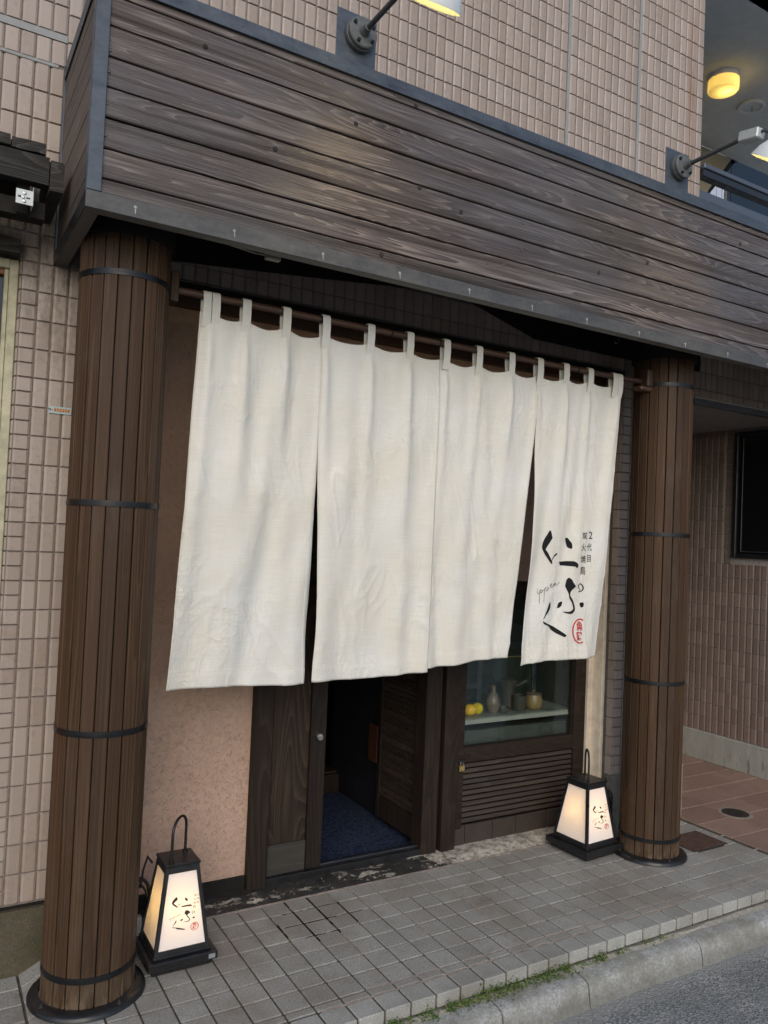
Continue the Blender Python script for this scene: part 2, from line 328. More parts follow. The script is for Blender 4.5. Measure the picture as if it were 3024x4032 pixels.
def translucent(name, c, tc, fac, rough=0.4):
    m = N(name, rough, 0.4); m.set(Base_Color=c)
    tr = m.nd('ShaderNodeBsdfTranslucent'); tr.inputs[0].default_value = col(tc)
    mx = m.nd('ShaderNodeMixShader'); mx.inputs[0].default_value = fac
    m.t.links.new(m.b.outputs[0], mx.inputs[1]); m.t.links.new(tr.outputs[0], mx.inputs[2])
    m.t.links.new(mx.outputs[0], m.t.nodes['Material Output'].inputs[0]); return m.m
M['paper'] = translucent('lantern_acrylic', (0.92, 0.89, 0.91), (0.86, 0.80, 0.74), 0.32)
M['shade_glass'] = translucent('yellowed_lamp_glass', (0.70, 0.60, 0.40), (0.85, 0.70, 0.36), 0.5)
M['shadewhite'] = plain('white_enamel', (0.62, 0.64, 0.64), 0.3, 0.5, 0.05, 0.0)
M['downlight'] = plain('white_downlight', (0.82, 0.81, 0.78), 0.4, 0.5, 0.05, 0.0)
def glow(name, c, s):
    m = N(name); m.set(Base_Color=(0.8, 0.8, 0.7), Emission_Color=c, Emission_Strength=s); return m.m
M['bulb'] = glow('lit_bulb', (1.0, 0.78, 0.25), 7.0)
# window glass
m = N('window_glass', 0.03, 0.5)
g1 = m.nd('ShaderNodeBsdfTransparent'); g1.inputs[0].default_value = (0.93, 0.97, 0.95, 1)
g2 = m.nd('ShaderNodeBsdfGlossy'); g2.inputs['Roughness'].default_value = 0.06; g2.inputs['Color'].default_value = (0.9, 0.95, 0.95, 1)
lw_ = m.nd('ShaderNodeLayerWeight'); lw_.inputs[0].default_value = 0.5
frv = m.math('ADD', m.math('MULTIPLY', m.math('POWER', lw_.outputs['Facing'], 5.0), 0.94), 0.045)
mx = m.nd('ShaderNodeMixShader'); m.t.links.new(frv, mx.inputs[0]); m.t.links.new(g1.outputs[0], mx.inputs[1]); m.t.links.new(g2.outputs[0], mx.inputs[2])
m.t.links.new(mx.outputs[0], m.t.nodes['Material Output'].inputs[0]); M['glass'] = m.m
M['lemon'] = plain('lemon_skin', (0.80, 0.58, 0.02), 0.4, 0.5, 0.08, 0.4, 120)
M['lemon2'] = plain('lemon_skin_orange', (0.80, 0.46, 0.02), 0.4, 0.5, 0.08, 0.4, 120)
M['ceramic'] = plain('brown_ceramic', (0.16, 0.12, 0.09), 0.3, 0.5, 0.4, 0.1, 25)
M['ceramic_blk'] = plain('black_iron', (0.065, 0.06, 0.052), 0.4, 0.5, 0.3, 0.2, 60)
M['ochre'] = plain('ochre_ceramic', (0.28, 0.185, 0.085), 0.35, 0.5, 0.3, 0.1, 25)
M['shelf'] = plain('greenish_shelf_glass', (0.22, 0.235, 0.21), 0.3, 0.5, 0.2, 0.0, 18)
M['fridge'] = plain('dark_case_panel', (0.062, 0.066, 0.060), 0.3, 0.5, 0.3, 0.0, 10)
M['rust_iron'] = plain('rusty_cast_iron', (0.095, 0.055, 0.042), 0.7, 0.4, 0.4, 0.6, 60)
M['dark_iron'] = plain('dark_cast_iron', (0.035, 0.030, 0.026), 0.6, 0.4, 0.4, 0.5, 60)
M['notice'] = plain('faded_orange_paper', (0.045, 0.014, 0.006), 0.7, 0.3, 0.2, 0.0, 10)
M['plate_blue'] = plain('pale_blue_plate', (0.36, 0.47, 0.47), 0.4, 0.5, 0.08, 0.0)
M['plate_or'] = plain('orange_digit_square', (0.55, 0.22, 0.08), 0.5, 0.5, 0.08, 0.0)
M['plate_w'] = plain('white_square', (0.55, 0.55, 0.52), 0.5, 0.5, 0.08, 0.0)
M['label_grey'] = plain('grey_sticker', (0.22, 0.23, 0.24), 0.5, 0.5, 0.1, 0.0)
m = N('weed_leaf', 0.6, 0.3)
r = m.rand(); m.set(Base_Color=m.ramp(r, [(0, (0.035, 0.075, 0.014)), (0.5, (0.085, 0.15, 0.025)), (0.85, (0.15, 0.20, 0.045)), (1, (0.16, 0.12, 0.05))])); M['weed'] = m.m

# ------------------------------------------------------------------ mesh helpers
ORG = {}
def root_org(o):
    while o is not None:
        if o.name in ORG: return ORG[o.name]
        o = o.parent
    return Vector((0, 0, 0))
def thing(name, label, cat, loc=(0, 0, 0), rz=0.0, group=None, kind=None):
    o = bpy.data.objects.new(name, None); C.objects.link(o); o.empty_display_size = 0.1
    o.location = loc; o.rotation_euler = (0, 0, rz); tag(o, label, cat, group, kind)
    ORG[o.name] = Vector(loc) if rz == 0 else Vector((0, 0, 0))
    return o
def tag(o, label=None, cat=None, group=None, kind=None):
    if label: o['label'] = label
    if cat: o['category'] = cat
    if group: o['group'] = group
    if kind: o['kind'] = kind
    return o
class MB:
    def __init__(s): s.v = []; s.f = []; s.mi = []
    def add(s, vs, fs, mi=0):
        b = len(s.v); s.v.extend([tuple(v) for v in vs]); s.f.extend([tuple(b+i for i in f) for f in fs]); s.mi.extend([mi]*len(fs)); return s
    def box(s, x0, x1, y0, y1, z0, z1, mi=0):
        vs = [(x, y, z) for x in (x0, x1) for y in (y0, y1) for z in (z0, z1)]
        return s.add(vs, [(0, 1, 3, 2), (4, 6, 7, 5), (0, 4, 5, 1), (2, 3, 7, 6), (0, 2, 6, 4), (1, 5, 7, 3)], mi)
    def cbox(s, x0, x1, y0, y1, z0, z1, c=0.003, mi=0, M4=None):
        c = min(c, abs(x1-x0)*0.45, abs(y1-y0)*0.45, abs(z1-z0)*0.45)
        X, Y, Z = (x0, x1), (y0, y1), (z0, z1); vs = []; idx = {}
        for i in (0, 1):
            for j in (0, 1):
                for k in (0, 1):
                    sx, sy_, sz = (1, -1)[i], (1, -1)[j], (1, -1)[k]
                    for a, v in (('x', (X[i], Y[j]+sy_*c, Z[k]+sz*c)), ('y', (X[i]+sx*c, Y[j], Z[k]+sz*c)), ('z', (X[i]+sx*c, Y[j]+sy_*c, Z[k]))):
                        idx[(i, j, k, a)] = len(vs); vs.append(v)
        f = []
        for i in (0, 1):
            q = [idx[(i, 0, 0, 'x')], idx[(i, 1, 0, 'x')], idx[(i, 1, 1, 'x')], idx[(i, 0, 1, 'x')]]; f.append(q if i else q[::-1])
            q = [idx[(0, i, 0, 'y')], idx[(0, i, 1, 'y')], idx[(1, i, 1, 'y')], idx[(1, i, 0, 'y')]]; f.append(q if i else q[::-1])
            q = [idx[(0, 0, i, 'z')], idx[(1, 0, i, 'z')], idx[(1, 1, i, 'z')], idx[(0, 1, i, 'z')]]; f.append(q if i else q[::-1])
        for i in (0, 1):
            for j in (0, 1):
                f.append([idx[(i, j, 0, 'x')], idx[(i, j, 1, 'x')], idx[(i, j, 1, 'y')], idx[(i, j, 0, 'y')]])
                f.append([idx[(i, 0, j, 'x')], idx[(i, 1, j, 'x')], idx[(i, 1, j, 'z')], idx[(i, 0, j, 'z')]])
                f.append([idx[(0, i, j, 'y')], idx[(1, i, j, 'y')], idx[(1, i, j, 'z')], idx[(0, i, j, 'z')]])
                for k in (0, 1): f.append([idx[(i, j, k, a)] for a in 'xyz'])
        if M4 is not None: vs = [tuple(M4 @ Vector(v)) for v in vs]
        return s.add(vs, f, mi)
    def tube(s, pts, r, n=10, mi=0, caps=True, flat=None):
        pts = [Vector(p) for p in pts]; rs = r if isinstance(r, (list, tuple)) else [r]*len(pts)
        up = Vector((0, 0, 1)); base = len(s.v); T = []
        for i in range(len(pts)):
            t = (pts[min(i+1, len(pts)-1)]-pts[max(i-1, 0)]).normalized(); T.append(t)
        a = T[0].cross(up)
        if a.length < 1e-3: a = T[0].cross(Vector((1, 0, 0)))
        a.normalize(); vs = []
        for i, p in enumerate(pts):
            a = (a-T[i]*a.dot(T[i])).normalized(); b = T[i].cross(a)
            for k in range(n):
                t = 2*PI*k/n; vs.append(p+a*math.cos(t)*rs[i]+b*math.sin(t)*rs[i])
        f = [(i*n+k, i*n+(k+1) % n, (i+1)*n+(k+1) % n, (i+1)*n+k) for i in range(len(pts)-1) for k in range(n)]
        if caps: f += [tuple(range(n))[::-1], tuple((len(pts)-1)*n+k for k in range(n))]
        return s.add(vs, f, mi)
    def lathe(s, prof, cx=0, cy=0, z=0, n=32, mi=0, M4=None, cap=True):
        vs = []; m_ = len(prof)
        for k in range(n):
            t = 2*PI*k/n
            for r, h in prof: vs.append((cx+r*math.cos(t), cy+r*math.sin(t), z+h))
        f = [(k*m_+i, ((k+1) % n)*m_+i, ((k+1) % n)*m_+i+1, k*m_+i+1) for k in range(n) for i in range(m_-1)]
        if cap:
            if prof[0][0] > 1e-5: f.append(tuple(k*m_ for k in range(n))[::-1])
            if prof[-1][0] > 1e-5: f.append(tuple(k*m_+m_-1 for k in range(n)))
        if M4 is not None: vs = [tuple(M4 @ Vector(v)) for v in vs]
        return s.add(vs, f, mi)
    def prism(s, poly, z0, z1, fn, mi=0):
        """poly in 2d, extruded; fn maps (a,b,h)->xyz"""
        n = len(poly)
        vs = [fn(a, b, z0) for a, b in poly]+[fn(a, b, z1) for a, b in poly]
        return s.add(vs, [tuple(range(n))[::-1], tuple(range(n, 2*n))]+[(i, (i+1) % n, n+(i+1) % n, n+i) for i in range(n)], mi)
    def mesh(s, name, mats, off=Vector((0, 0, 0)), smooth=False, fixn=True):
        me = bpy.data.meshes.new(name)
        me.from_pydata([(v[0]-off.x, v[1]-off.y, v[2]-off.z) for v in s.v], [], s.f)
        for m in (mats if isinstance(mats, (list, tuple)) else [mats]): me.materials.append(m)
        if any(s.mi): me.polygons.foreach_set('material_index', s.mi)
        if smooth: me.shade_smooth()
        me.update()
        if fixn:
            import bmesh
            bm = bmesh.new(); bm.from_mesh(me); bmesh.ops.recalc_face_normals(bm, faces=bm.faces); bm.to_mesh(me); bm.free()
        if smooth:
            try: me.set_sharp_from_angle(angle=math.radians(40))
            except Exception: pass
        return me
    def build(s, name, mats, parent=None, label=None, smooth=False, kind=None, local=False, origin=None):
        if parent is not None:
            off = Vector((0, 0, 0)) if local else root_org(parent)
        else: off = Vector(origin) if origin is not None else Vector((0, 0, 0))
        o = bpy.data.objects.new(name, s.mesh(name, mats, off, smooth)); C.objects.link(o)
        if parent is not None: o.parent = parent
        elif origin is not None: o.location = origin; ORG[o.name] = Vector(origin)
        tag(o, label, None, None, kind)
        return o
def put(name, mesh, parent, loc, rot=None, label=None):
    """copy sharing mesh data; loc in world coordinates"""
    o = bpy.data.objects.new(name, mesh); C.objects.link(o); o.parent = parent
    o.location = Vector(loc)-root_org(parent)
    if rot: o.rotation_euler = rot
    if label: o['label'] = label
    return o

# ================================================================== GROUND
PX, PY0 = 0.1015, 2.338                       # paver pitch; first full row starts here
X0 = 1.492
def gz(x):                                     # the pavement dips at the far left corner
    return -0.05*min(max((0.477-x)/0.10, 0.0), 1.0)
mb = MB()
xs = [-3.0, 0.376, 0.477, 3.862]
for a, b in zip(xs[:-1], xs[1:]):
    za, zb = gz(a)-0.005, gz(b)-0.005
    if a < 0: zb = za
    mb.add([(a, 2.215, za), (b, 2.215, zb), (b, 3.10, zb), (a, 3.10, za), (a, 2.215, -0.15), (b, 2.215, -0.15), (b, 3.10, -0.15), (a, 3.10, -0.15)],
           [(0, 1, 2, 3), (4, 7, 6, 5), (0, 4, 5, 1), (2, 6, 7, 3), (0, 3, 7, 4), (1, 5, 6, 2)])
walk = mb.build('sidewalk', M['joint'], kind='structure'); walk['label'] = 'grey square-tiled pavement in front of the restaurant with dark joints'
def paver_mesh(wx, wy, th=0.03, mat='paver', nose=False):
    b = MB(); g = 0.0033
    if nose: b.cbox(g, wx-g, 0, wy-g, -th, 0.0, 0.004)
    else: b.cbox(g, wx-g, g, wy-g, -th, 0.0, 0.0022)
    return b.mesh('paver_tile', M[mat])
pm = paver_mesh(PX, PX); pf = paver_mesh(PX, 0.092, 0.047, 'paver_front', True); ph = paver_mesh(PX, 0.038)
cells = []
for i in range(-46, 32):
    x = X0+i*PX
    if x+PX > 3.862: continue
    for j in range(7):
        cells.append((x, PY0+j*PX, pm))
    cells.append((x, 2.299, ph)); cells.append((x, 2.206, pf))
def near(c): return (c[0]-0.9)**2*0.3+(c[1]-1.2)**2*0.3
vis = [c for c in cells if c[0] > 0.05]; rest = [c for c in cells if c[0] <= 0.05]
# hidden under columns / grate
def skip(c):
    x, y = c[0]+PX/2, c[1]+PX/2
    return 3.50 < x < 3.76 and 2.63 < y < 2.86 and c[2] is pm
vis = [c for c in vis if not skip(c)]
vis.sort(key=near)
stuffc = vis[298:]+rest
def rj(a): return random.uniform(-a, a)
for (x, y, me) in vis[:298]:
    o = bpy.data.objects.new('paver', me); C.objects.link(o); o.parent = walk
    dz = rj(0.0007)
    ry = 0.0
    if 0.37 < x < 0.39: ry = -math.atan2(0.05, PX); z = gz(x)
    else: z = gz(x)
    o.location = (x, y, z+dz)
    o.rotation_euler = (rj(0.004), ry+rj(0.004), 0)
b = MB()
for (x, y, me) in stuffc:
    dz = rj(0.0008)+gz(x); wy = 0.038 if me is ph else (0.092 if me is pf else PX)
    b.cbox(x+0.0028, x+PX-0.0028, y+0.0028, y+wy-0.0028, dz-0.03, dz, 0.0022, 1 if me is pf else 0)
o = b.build('paver_field', [M['paver'], M['paver_front']], walk, kind='stuff')
# pale re-pointed joints on the right half
b = MB()
for y, xa, xb in ((PY0+2*PX, 2.9, 3.86), (2.338, 1.39, 3.86), (2.299, 1.2, 3.86), (PY0+4*PX, 3.44, 3.86)):
    b.box(xa, xb, y-0.0026, y+0.0026, -0.006, -0.0006)
for k in range(0, 8): b.box(X0+k*PX-0.0024, X0+k*PX+0.0024, 3.046-(0.21 if k % 3 else 0.5), 3.046, -0.006, -0.0008)
b.box(0.9, 3.2, 3.046, 3.056, -0.006, 0.001)
b.build('pale_joint', M['joint_light'], walk)
rnd_t = random.Random(2); b = MB()
for xa, xb, ya, yb in ((1.387, 1.393, 2.7, 3.04), (1.489, 1.495, 2.72, 3.04), (1.5905, 1.5955, 2.77, 2.95), (1.31, 1.66, 2.8405, 2.8455), (1.34, 1.60, 2.9415, 2.9465), (1.35, 1.50, 2.739, 2.743), (1.2885, 1.2935, 2.77, 2.88)):
    n_ = 14
    for q in range(n_):
        if rnd_t.random() < 0.08: continue
        f0, f1 = q/n_, (q+1)/n_; e = rnd_t.uniform(-0.0012, 0.0012)
        if xb-xa < 0.02: b.box(xa-e, xb+e, ya+(yb-ya)*f0, ya+(yb-ya)*f1, -0.006, 0.0002)
        else: b.box(xa+(xb-xa)*f0, xa+(xb-xa)*f1, ya-e, yb+e, -0.006, 0.0002)
b.build('tar_joint', M['darksoffit'], walk, kind='stuff', label='black tarry joint lines near the doorway')

# red quarry tiles of the side passage
RX = [3.862+0.311*i for i in range(6)]
RY = [2.215, 2.263, 2.46, 2.695, 2.908, 3.121, 3.334, 3.547, 3.76, 3.97, 4.19, 4.41, 4.63]
b = MB(); b.box(3.862, 5.6, 2.215, 4.8, -0.15, -0.005)
red = b.build('passage_floor', M['joint_light'], kind='structure'); red['label'] = 'red quarry-tiled floor of the passage right of the restaurant'
for i, x in enumerate(RX):
    for j in range(1, len(RY)-1):
        b = MB(); b.cbox(0.004, 0.307, 0.004, RY[j+1]-RY[j]-0.004, -0.02, 0.0, 0.002)
        o = bpy.data.objects.new('floor_tile', b.mesh('floor_tile', M['redpaver'])); C.objects.link(o); o.parent = red; o.location = (x, RY[j], rj(0.0005))
# gutter kerb
b = MB()
prof = [(2.212, -0.15), (2.212, -0.052), (2.165, -0.055), (2.126, -0.059), (2.114, -0.065), (2.107, -0.078), (2.103, -0.10), (2.096, -0.149), (2.096, -0.2), (2.212, -0.2)]
segs = [-3.0, -2.4, -1.8, -1.2, -0.6, 0.0, 0.6, 1.2, 1.80, 2.205, 2.836, 3.44, 4.04, 4.64, 5.24, 6.0]
gut = thing('gutter_kerb', 'rough rounded concrete kerb between the pavement edge and the road', 'kerb', (0, 2.15, -0.15), kind='structure')
for a, c_ in zip(segs[:-1], segs[1:]):
    b = MB(); n = len(prof)
    k = max(2, int((c_-a)/0.012)); vs = []
    for q in range(k+1):
        x = a+0.003+(c_-a-0.006)*q/k
        for (y, z) in prof: vs.append((x, y+noise.noise(Vector((x*3, y*9, z*9)))*0.004+noise.noise(Vector((x*28, y*40, z*40)))*0.0022, z+noise.noise(Vector((x*5, y*11, 3)))*0.004+noise.noise(Vector((x*31, y*40, 7)))*0.0016))
    b.add(vs, [(q*n+i, (q+1)*n+i, (q+1)*n+(i+1) % n, q*n+(i+1) % n) for q in range(k) for i in range(n)]+[tuple(range(n)), tuple(k*n+i for i in range(n))[::-1]])
    b.build('kerb_block', M['gutter'], gut, smooth=True)
b = MB(); k = 240; vs = []
for q in range(k+1):
    x = -3+9*q/k
    for (y, z) in ((2.224, -0.055), (2.198-abs(noise.noise(Vector((x*4, 0, 0))))*0.03, -0.047), (2.175+noise.noise(Vector((x*6, 2, 0)))*0.014, -0.054)): vs.append((x, y, z))
b.add(vs, [(q*3+i, (q+1)*3+i, (q+1)*3+i+1, q*3+i+1) for q in range(k) for i in range(2)])
b.build('mortar_bedding', M['lip'], gut)
# road
b = MB(); b.add([(-150, -150, -0.152), (150, -150, -0.152), (150, 2.2, -0.152), (-150, 2.2, -0.152)], [(0, 1, 2, 3)])
rd = b.build('road', M['asphalt'], kind='structure'); rd['label'] = 'worn grey asphalt road below the kerb'
b = MB(); b.add([(-150, 2.2, -0.2), (150, 2.2, -0.2), (150, 150, -0.2), (-150, 150, -0.2)], [(0, 1, 2, 3)])
gd = b.build('ground', M['concrete'], kind='structure')
# loose chips of stone on the pavement
rc = random.Random(21); b = MB()
for i in range(150):
    x, y = rc.uniform(0.25, 3.6), rc.uniform(2.24, 3.15) if i % 3 else rc.uniform(3.0, 3.17)
    r_ = rc.uniform(0.0012, 0.0032); b.cbox(-r_, r_, -r_*0.7, r_*0.7, 0, r_*0.8, r_*0.3, M4=Matrix.Translation((x, y, gz(x) if y < 3.05 else 0.018)) @ Matrix.Rotation(rc.uniform(0, 3), 4, 'Z'))
o = b.build('stone_chips', M['lip'], kind='stuff', origin=(1.9, 2.7, 0)); tag(o, 'tiny pale stone chips scattered over the grey pavement', 'stone chips')
# weeds along the joint
b = MB(); rnd = random.Random(3)
def weed_density(x):
    d = 0.0
    for c_, w_, a_ in ((0.95, 0.12, 0.6), (1.42, 0.05, 0.7), (1.62, 0.11, 1.0), (1.86, 0.12, 1.0), (2.08, 0.16, 1.2), (2.36, 0.10, 0.6), (2.66, 0.06, 0.35), (3.5, 0.04, 0.5), (1.15, 0.1, 0.5)):
        d += a_*math.exp(-((x-c_)/w_)**2)
    return min(d, 1.0)*max(0.0, min(1.0, 0.6+1.6*noise.noise(Vector((x*16, 3, 0)))))
for i in range(13000):
    x = rnd.uniform(0.6, 3.6)
    d_ = weed_density(x)
    if rnd.random() > d_: continue
    y = 2.187+rnd.gauss(0, 0.014)*(0.6+d_); z = -0.050+abs(rnd.gauss(0, 0.011))*(0.5+d_)
    s_ = rnd.uniform(0.003, 0.0068); a = rnd.uniform(0, 2*PI); t = rnd.uniform(-0.7, 0.9)
    d1 = Vector((math.cos(a)*math.cos(t), math.sin(a)*math.cos(t), math.sin(t))); d2 = Vector((-math.sin(a), math.cos(a), rnd.uniform(-.4, .4)))
    p = Vector((x, y, z)); b.add([p-d1*s_, p+d2*s_*0.55, p+d1*s_, p-d2*s_*0.55], [(0, 1, 2, 3)])
wd = b.build('weeds', M['weed'], kind='stuff', origin=(1.9, 2.19, -0.05)); tag(wd, 'low green weeds growing in the joint between pavement tiles and kerb', 'weeds')

# ================================================================== BUILDING
YW = 3.046; TP = 0.1035; TZ = 1.956-0.1035*17; TW = 0.0515
bld = thing('restaurant_building', 'pink-beige tiled building with a recessed stucco restaurant front and dark wooden door', 'building', (2.1, 3.1, 0))
# wall backing pieces (grout plane is a few mm behind the tile faces)
YG = YW+0.006
wallb = MB()
def wbox(x0, x1, z0, z1, y0=YG, y1=3.30): wallb.box(x0, x1, y0, y1, z0, z1)
wbox(-3.0, 0.263, 3.05, 6.2)      # left above window
wbox(-3.0, 0.263, 2.535, 3.05)
wbox(0.263, 0.74, 0.19, 6.2)       # strip behind the left column
wbox(0.74, 3.301, 2.516, 6.2)
wbox(3.301, 3.883, 0.10, 6.2)
wall = wallb.build('wall', M['grout_dark'], bld)
# tile geometry: convex two-cho tile
def tile_verts(w_, h_, d=0.0075, g=0.0022):
    x0, x1, z0, z1 = g, w_-g, g, h_-g
    xs_ = [x0, x0+0.007, x1-0.007, x1]; ys_ = [0.0035, -0.0005, -0.0005, 0.0035]
    vs = []
    for z in (z0, z0+0.0016, z1-0.0016, z1):
        for x, y in zip(xs_, ys_):
            e = 0.0028 if z in (z0, z1) else 0.0
            vs.append((x, y+e, z))
    back = [(x0, d+0.004, z0), (x1, d+0.004, z0), (x1, d+0.004, z1), (x0, d+0.004, z1)]
    f = [(r*4+c_, r*4+c_+1, (r+1)*4+c_+1, (r+1)*4+c_) for r in range(3) for c_ in range(3)]
    n = 16
    f += [(0, n, n+1, 3, 2, 1), (12, 13, 14, 15, n+2, n+3), (0, 4, 8, 12, n+3, n), (3, n+1, n+2, 15, 11, 7)]
    return vs+back, f
def tile_verts_h(w_, h_):
    return tile_verts(w_, h_)
def mk_tile(w_, h_):
    b = MB(); vs, f = tile_verts(w_, h_); b.add(vs, f); return b.mesh('tile', M['tile'])
tiles = []     # (x, z, w, h)
KZ = lambda k: TZ+k*TP
# left strip by the window: corner tiles lying flat, then uprights
for k in range(0, 60):
    z = KZ(k)-0.0
    if z < 0.19: continue
    if z > 3.17: break
    above = z > 2.52
    cols = [0.319+TW*i for i in range(0, 9)]
    for x in cols:
        if x < 0.72: tiles.append((x, z, TW, TP))
    if not above:
        for h in (0, 1): tiles.append((0.2635, z+h*TP/2, 0.0555, TP/2))
    else:
        for i in range(1, 60):
            x = 0.319-TW*i
            if x > -0.35: tiles.append((x, z, TW, TP))
# upper left: ledge and sealant band at z 3.20..3.32
for i in range(-14, 60):
    x = 0.319+TW*i
    if x > 0.36: break
    tiles.append((x, 3.206, TW, 0.09))
    for k in range(0, 12): tiles.append((x, 3.325+k*TP, TW, TP))
# upper wall above the fascia
seals = (2.813, 3.342)
xr = []
x = 0.37
for a, c_ in ((0.37, seals[0]-0.010), (seals[0]+0.010, seals[1]-0.010), (seals[1]+0.010, 3.885)):
    n = round((c_-a)/TW); w_ = (c_-a)/n
    for i in range(n): xr.append((a+i*w_, w_))
for x, w_ in xr:
    for k in range(29, 60):
        z = KZ(k)
        if z+TP < 3.17 and x > 0.40: continue
        if 3.13 < z: tiles.append((x, z, w_, TP))
# lintel tiles over the entrance
zz = [(2.521, 2.585), (2.585, 2.688), (2.688, 2.79)]
n = round((3.30-0.78)/TW)
for i in range(n):
    for a, c_ in zz: tiles.append((0.78+i*(2.52/n), a, 2.52/n, c_-a))
# right strip, behind the right column: corner tiles at both reveals
for k in range(1, 60):
    z = KZ(k)
    if z > 2.42: break
    for h in (0, 1): tiles.append((3.302, z+h*TP/2, 0.066, TP/2))
    for i in range(9): tiles.append((3.371+i*TW, z, TW, TP))
    for h in (0, 1): tiles.append((3.371+9*TW, z+h*TP/2, 3.885-(3.371+9*TW), TP/2))
# band of tiles over the passage (right of the corner)
for i in range(0, 34):
    for a, c_ in ((2.455, 2.50), (2.50, 2.603), (2.603, 2.706)): tiles.append((3.888+i*TW, a, TW, c_-a))
def tile_size(t):
    P = Vector((t[0]+t[2]/2, YW, t[1]+t[3]/2-CAMZ)); d = P.length
    zc = P.dot(Fv); u = P.dot(Rv)/zc*F_PX; v = P.dot(Uv)/zc*F_PX
    if abs(u) > 1560 or abs(v) > 2060: return -1
    # those behind the fascia box, the columns or the curtain show nothing
    zz_ = t[1]+t[3]/2; xx = t[0]
    if 0.37 < xx and zz_ < 3.98 and zz_ > 2.72 and xx < 3.88:
        zf = CAMZ+(zz_-CAMZ)*2.414/YW
        if zf < 3.19: return -0.5
    ang = abs(P.normalized().y)
    return t[2]*t[3]*ang/(d*d)
tiles.sort(key=lambda t: -tile_size(t))
cache = {}
for (x, z, w_, h_) in tiles[:296]:
    key = (round(w_, 4), round(h_, 4))
    if key not in cache: cache[key] = mk_tile(*key)
    o = put('tile', cache[key], wall, (x, YW+rj(0.0007), z), (rj(0.006), 0, rj(0.010)))
b = MB()
for (x, z, w_, h_) in tiles[296:]:
    if tile_size((x, z, w_, h_)) == -0.5: continue
    vs, f = tile_verts(w_, h_); dy = rj(0.0007); t1, t2 = rj(0.010), rj(0.006)
    b.add([(x+v[0], YW+v[1]+dy+(v[0]-w_/2)*t1+(v[2]-h_/2)*t2, z+v[2]) for v in vs], f)
b.build('tile_field', M['tile'], wall, kind='stuff')
# reveal tiles: faces seen end-on at the openings
b = MB()
for k in range(1, 24):
    z = KZ(k)
    if z > 2.40: continue
    b.cbox(3.2945, 3.303, YW+0.004, 3.104, z+0.002, z+TP-0.002, 0.002)
for k in range(2, 60):
    z = KZ(k)
    if z > 2.50 or z < 0.19: continue
    for h in (0, 1): b.cbox(0.2565, 0.264, YW+0.004, 3.10, z+h*TP/2+0.002, z+(h+1)*TP/2-0.002, 0.002)
b.build('reveal_tiles', M['tile'], wall, kind='stuff')
# sealant joints
b = MB()
for s_ in seals: b.box(s_-0.010, s_+0.010, YW+0.0005, YG+0.002, 3.1, 6.2); b.build('sealant_joint', M['sealant'], wall); b = MB()
b.box(-3, 0.37, YW+0.0005, YG+0.002, 3.298, 3.324); b.build('sealant_joint', M['sealant'], wall)
b = MB(); b.cbox(-3, 0.345, YW-0.004, YG+0.002, 3.193, 3.206, 0.002); b.build('mortar_ledge', M['sealant'], wall, label='broken mortar ledge with pale lime streaks')
# plinths
b = MB(); b.cbox(-3, 0.74, YW-0.012, 3.3, -0.1, 0.176, 0.004); b.build('plinth', M['plinth'], bld, label='mossy dark green-brown plinth left of the column')
b = MB(); b.box(-3, 0.74, YW+0.01, 3.3, 0.176, 0.19); b.build('plinth_gap', M['darksoffit'], bld)
b = MB(); b.cbox(3.297, 3.888, YW-0.004, 3.3, -0.05, 0.30, 0.004); b.build('plinth', M['concrete'], bld, label='pale patched mortar base behind the right column')
# steel corner bead on the right reveal & dark lintel bottom
b = MB(); b.box(0.70, 3.31, YG-0.003, 3.21, 2.497, 2.517)
b.build('lintel', M['darksoffit'], bld, label='dark steel lintel over the entrance')
b = MB(); b.cbox(0.70, 3.30, YG-0.012, YG+0.003, 2.514, 2.5195, 0.001); b.build('lintel_drip', M['soffit_edge'], bld)
b = MB(); b.cbox(0.72, 3.29, 3.165, 3.205, 2.452, 2.496, 0.003); b.build('header_rail', M['rodwood'], bld, label='red-brown timber header above the stucco')
# recessed stucco wall
b = MB()
b.box(0.72, 1.271, 3.2, 3.30, 0.074, 2.49); b.box(1.271, 2.35, 3.2, 3.30, 1.95, 2.49)
b.box(2.35, 3.30, 3.2, 3.30, 1.34, 2.49)
b.build('stucco_wall', M['stucco'], bld, label='rough pink stucco wall panel')
b = MB(); b.cbox(0.72, 1.271, 3.188, 3.30, -0.02, 0.074, 0.003); b.build('base_board', M['darksoffit'], bld)
# threshold
b = MB(); nx, ny = 90, 8; vs = []
for i in range(nx+1):
    for j in range(ny+1):
        x = 0.72+2.58*i/nx; y = 3.056+0.20*j/ny
        vs.append((x, y, 0.001+0.018*min(1, j/2.5)+0.004*noise.noise(Vector((x*14, y*14, 0)))))
b.add(vs, [(i*(ny+1)+j, (i+1)*(ny+1)+j, (i+1)*(ny+1)+j+1, i*(ny+1)+j+1) for i in range(nx) for j in range(ny)])
b.build('threshold', M['threshold'], bld, label='cracked threshold strip stained black with pale flakes', smooth=True)
# posts
def post(x0, x1, y0, y1, z1=2.0, name='door_post', mat='door', label=None, z0=0.0):
    b = MB(); b.cbox(x0, x1, y0, y1, z0, z1, 0.004); return b.build(name, M[mat], bld, label)
post(1.271, 1.360, 3.165, 3.25)
post(2.155, 2.245, 3.165, 3.26); post(2.250, 2.262, 3.185, 3.25); post(2.266, 2.352, 3.158, 3.25)
b = MB(); b.cbox(1.36, 2.155, 3.175, 3.25, 1.90, 1.98, 0.004); b.build('door_head', M['door_x'], bld)
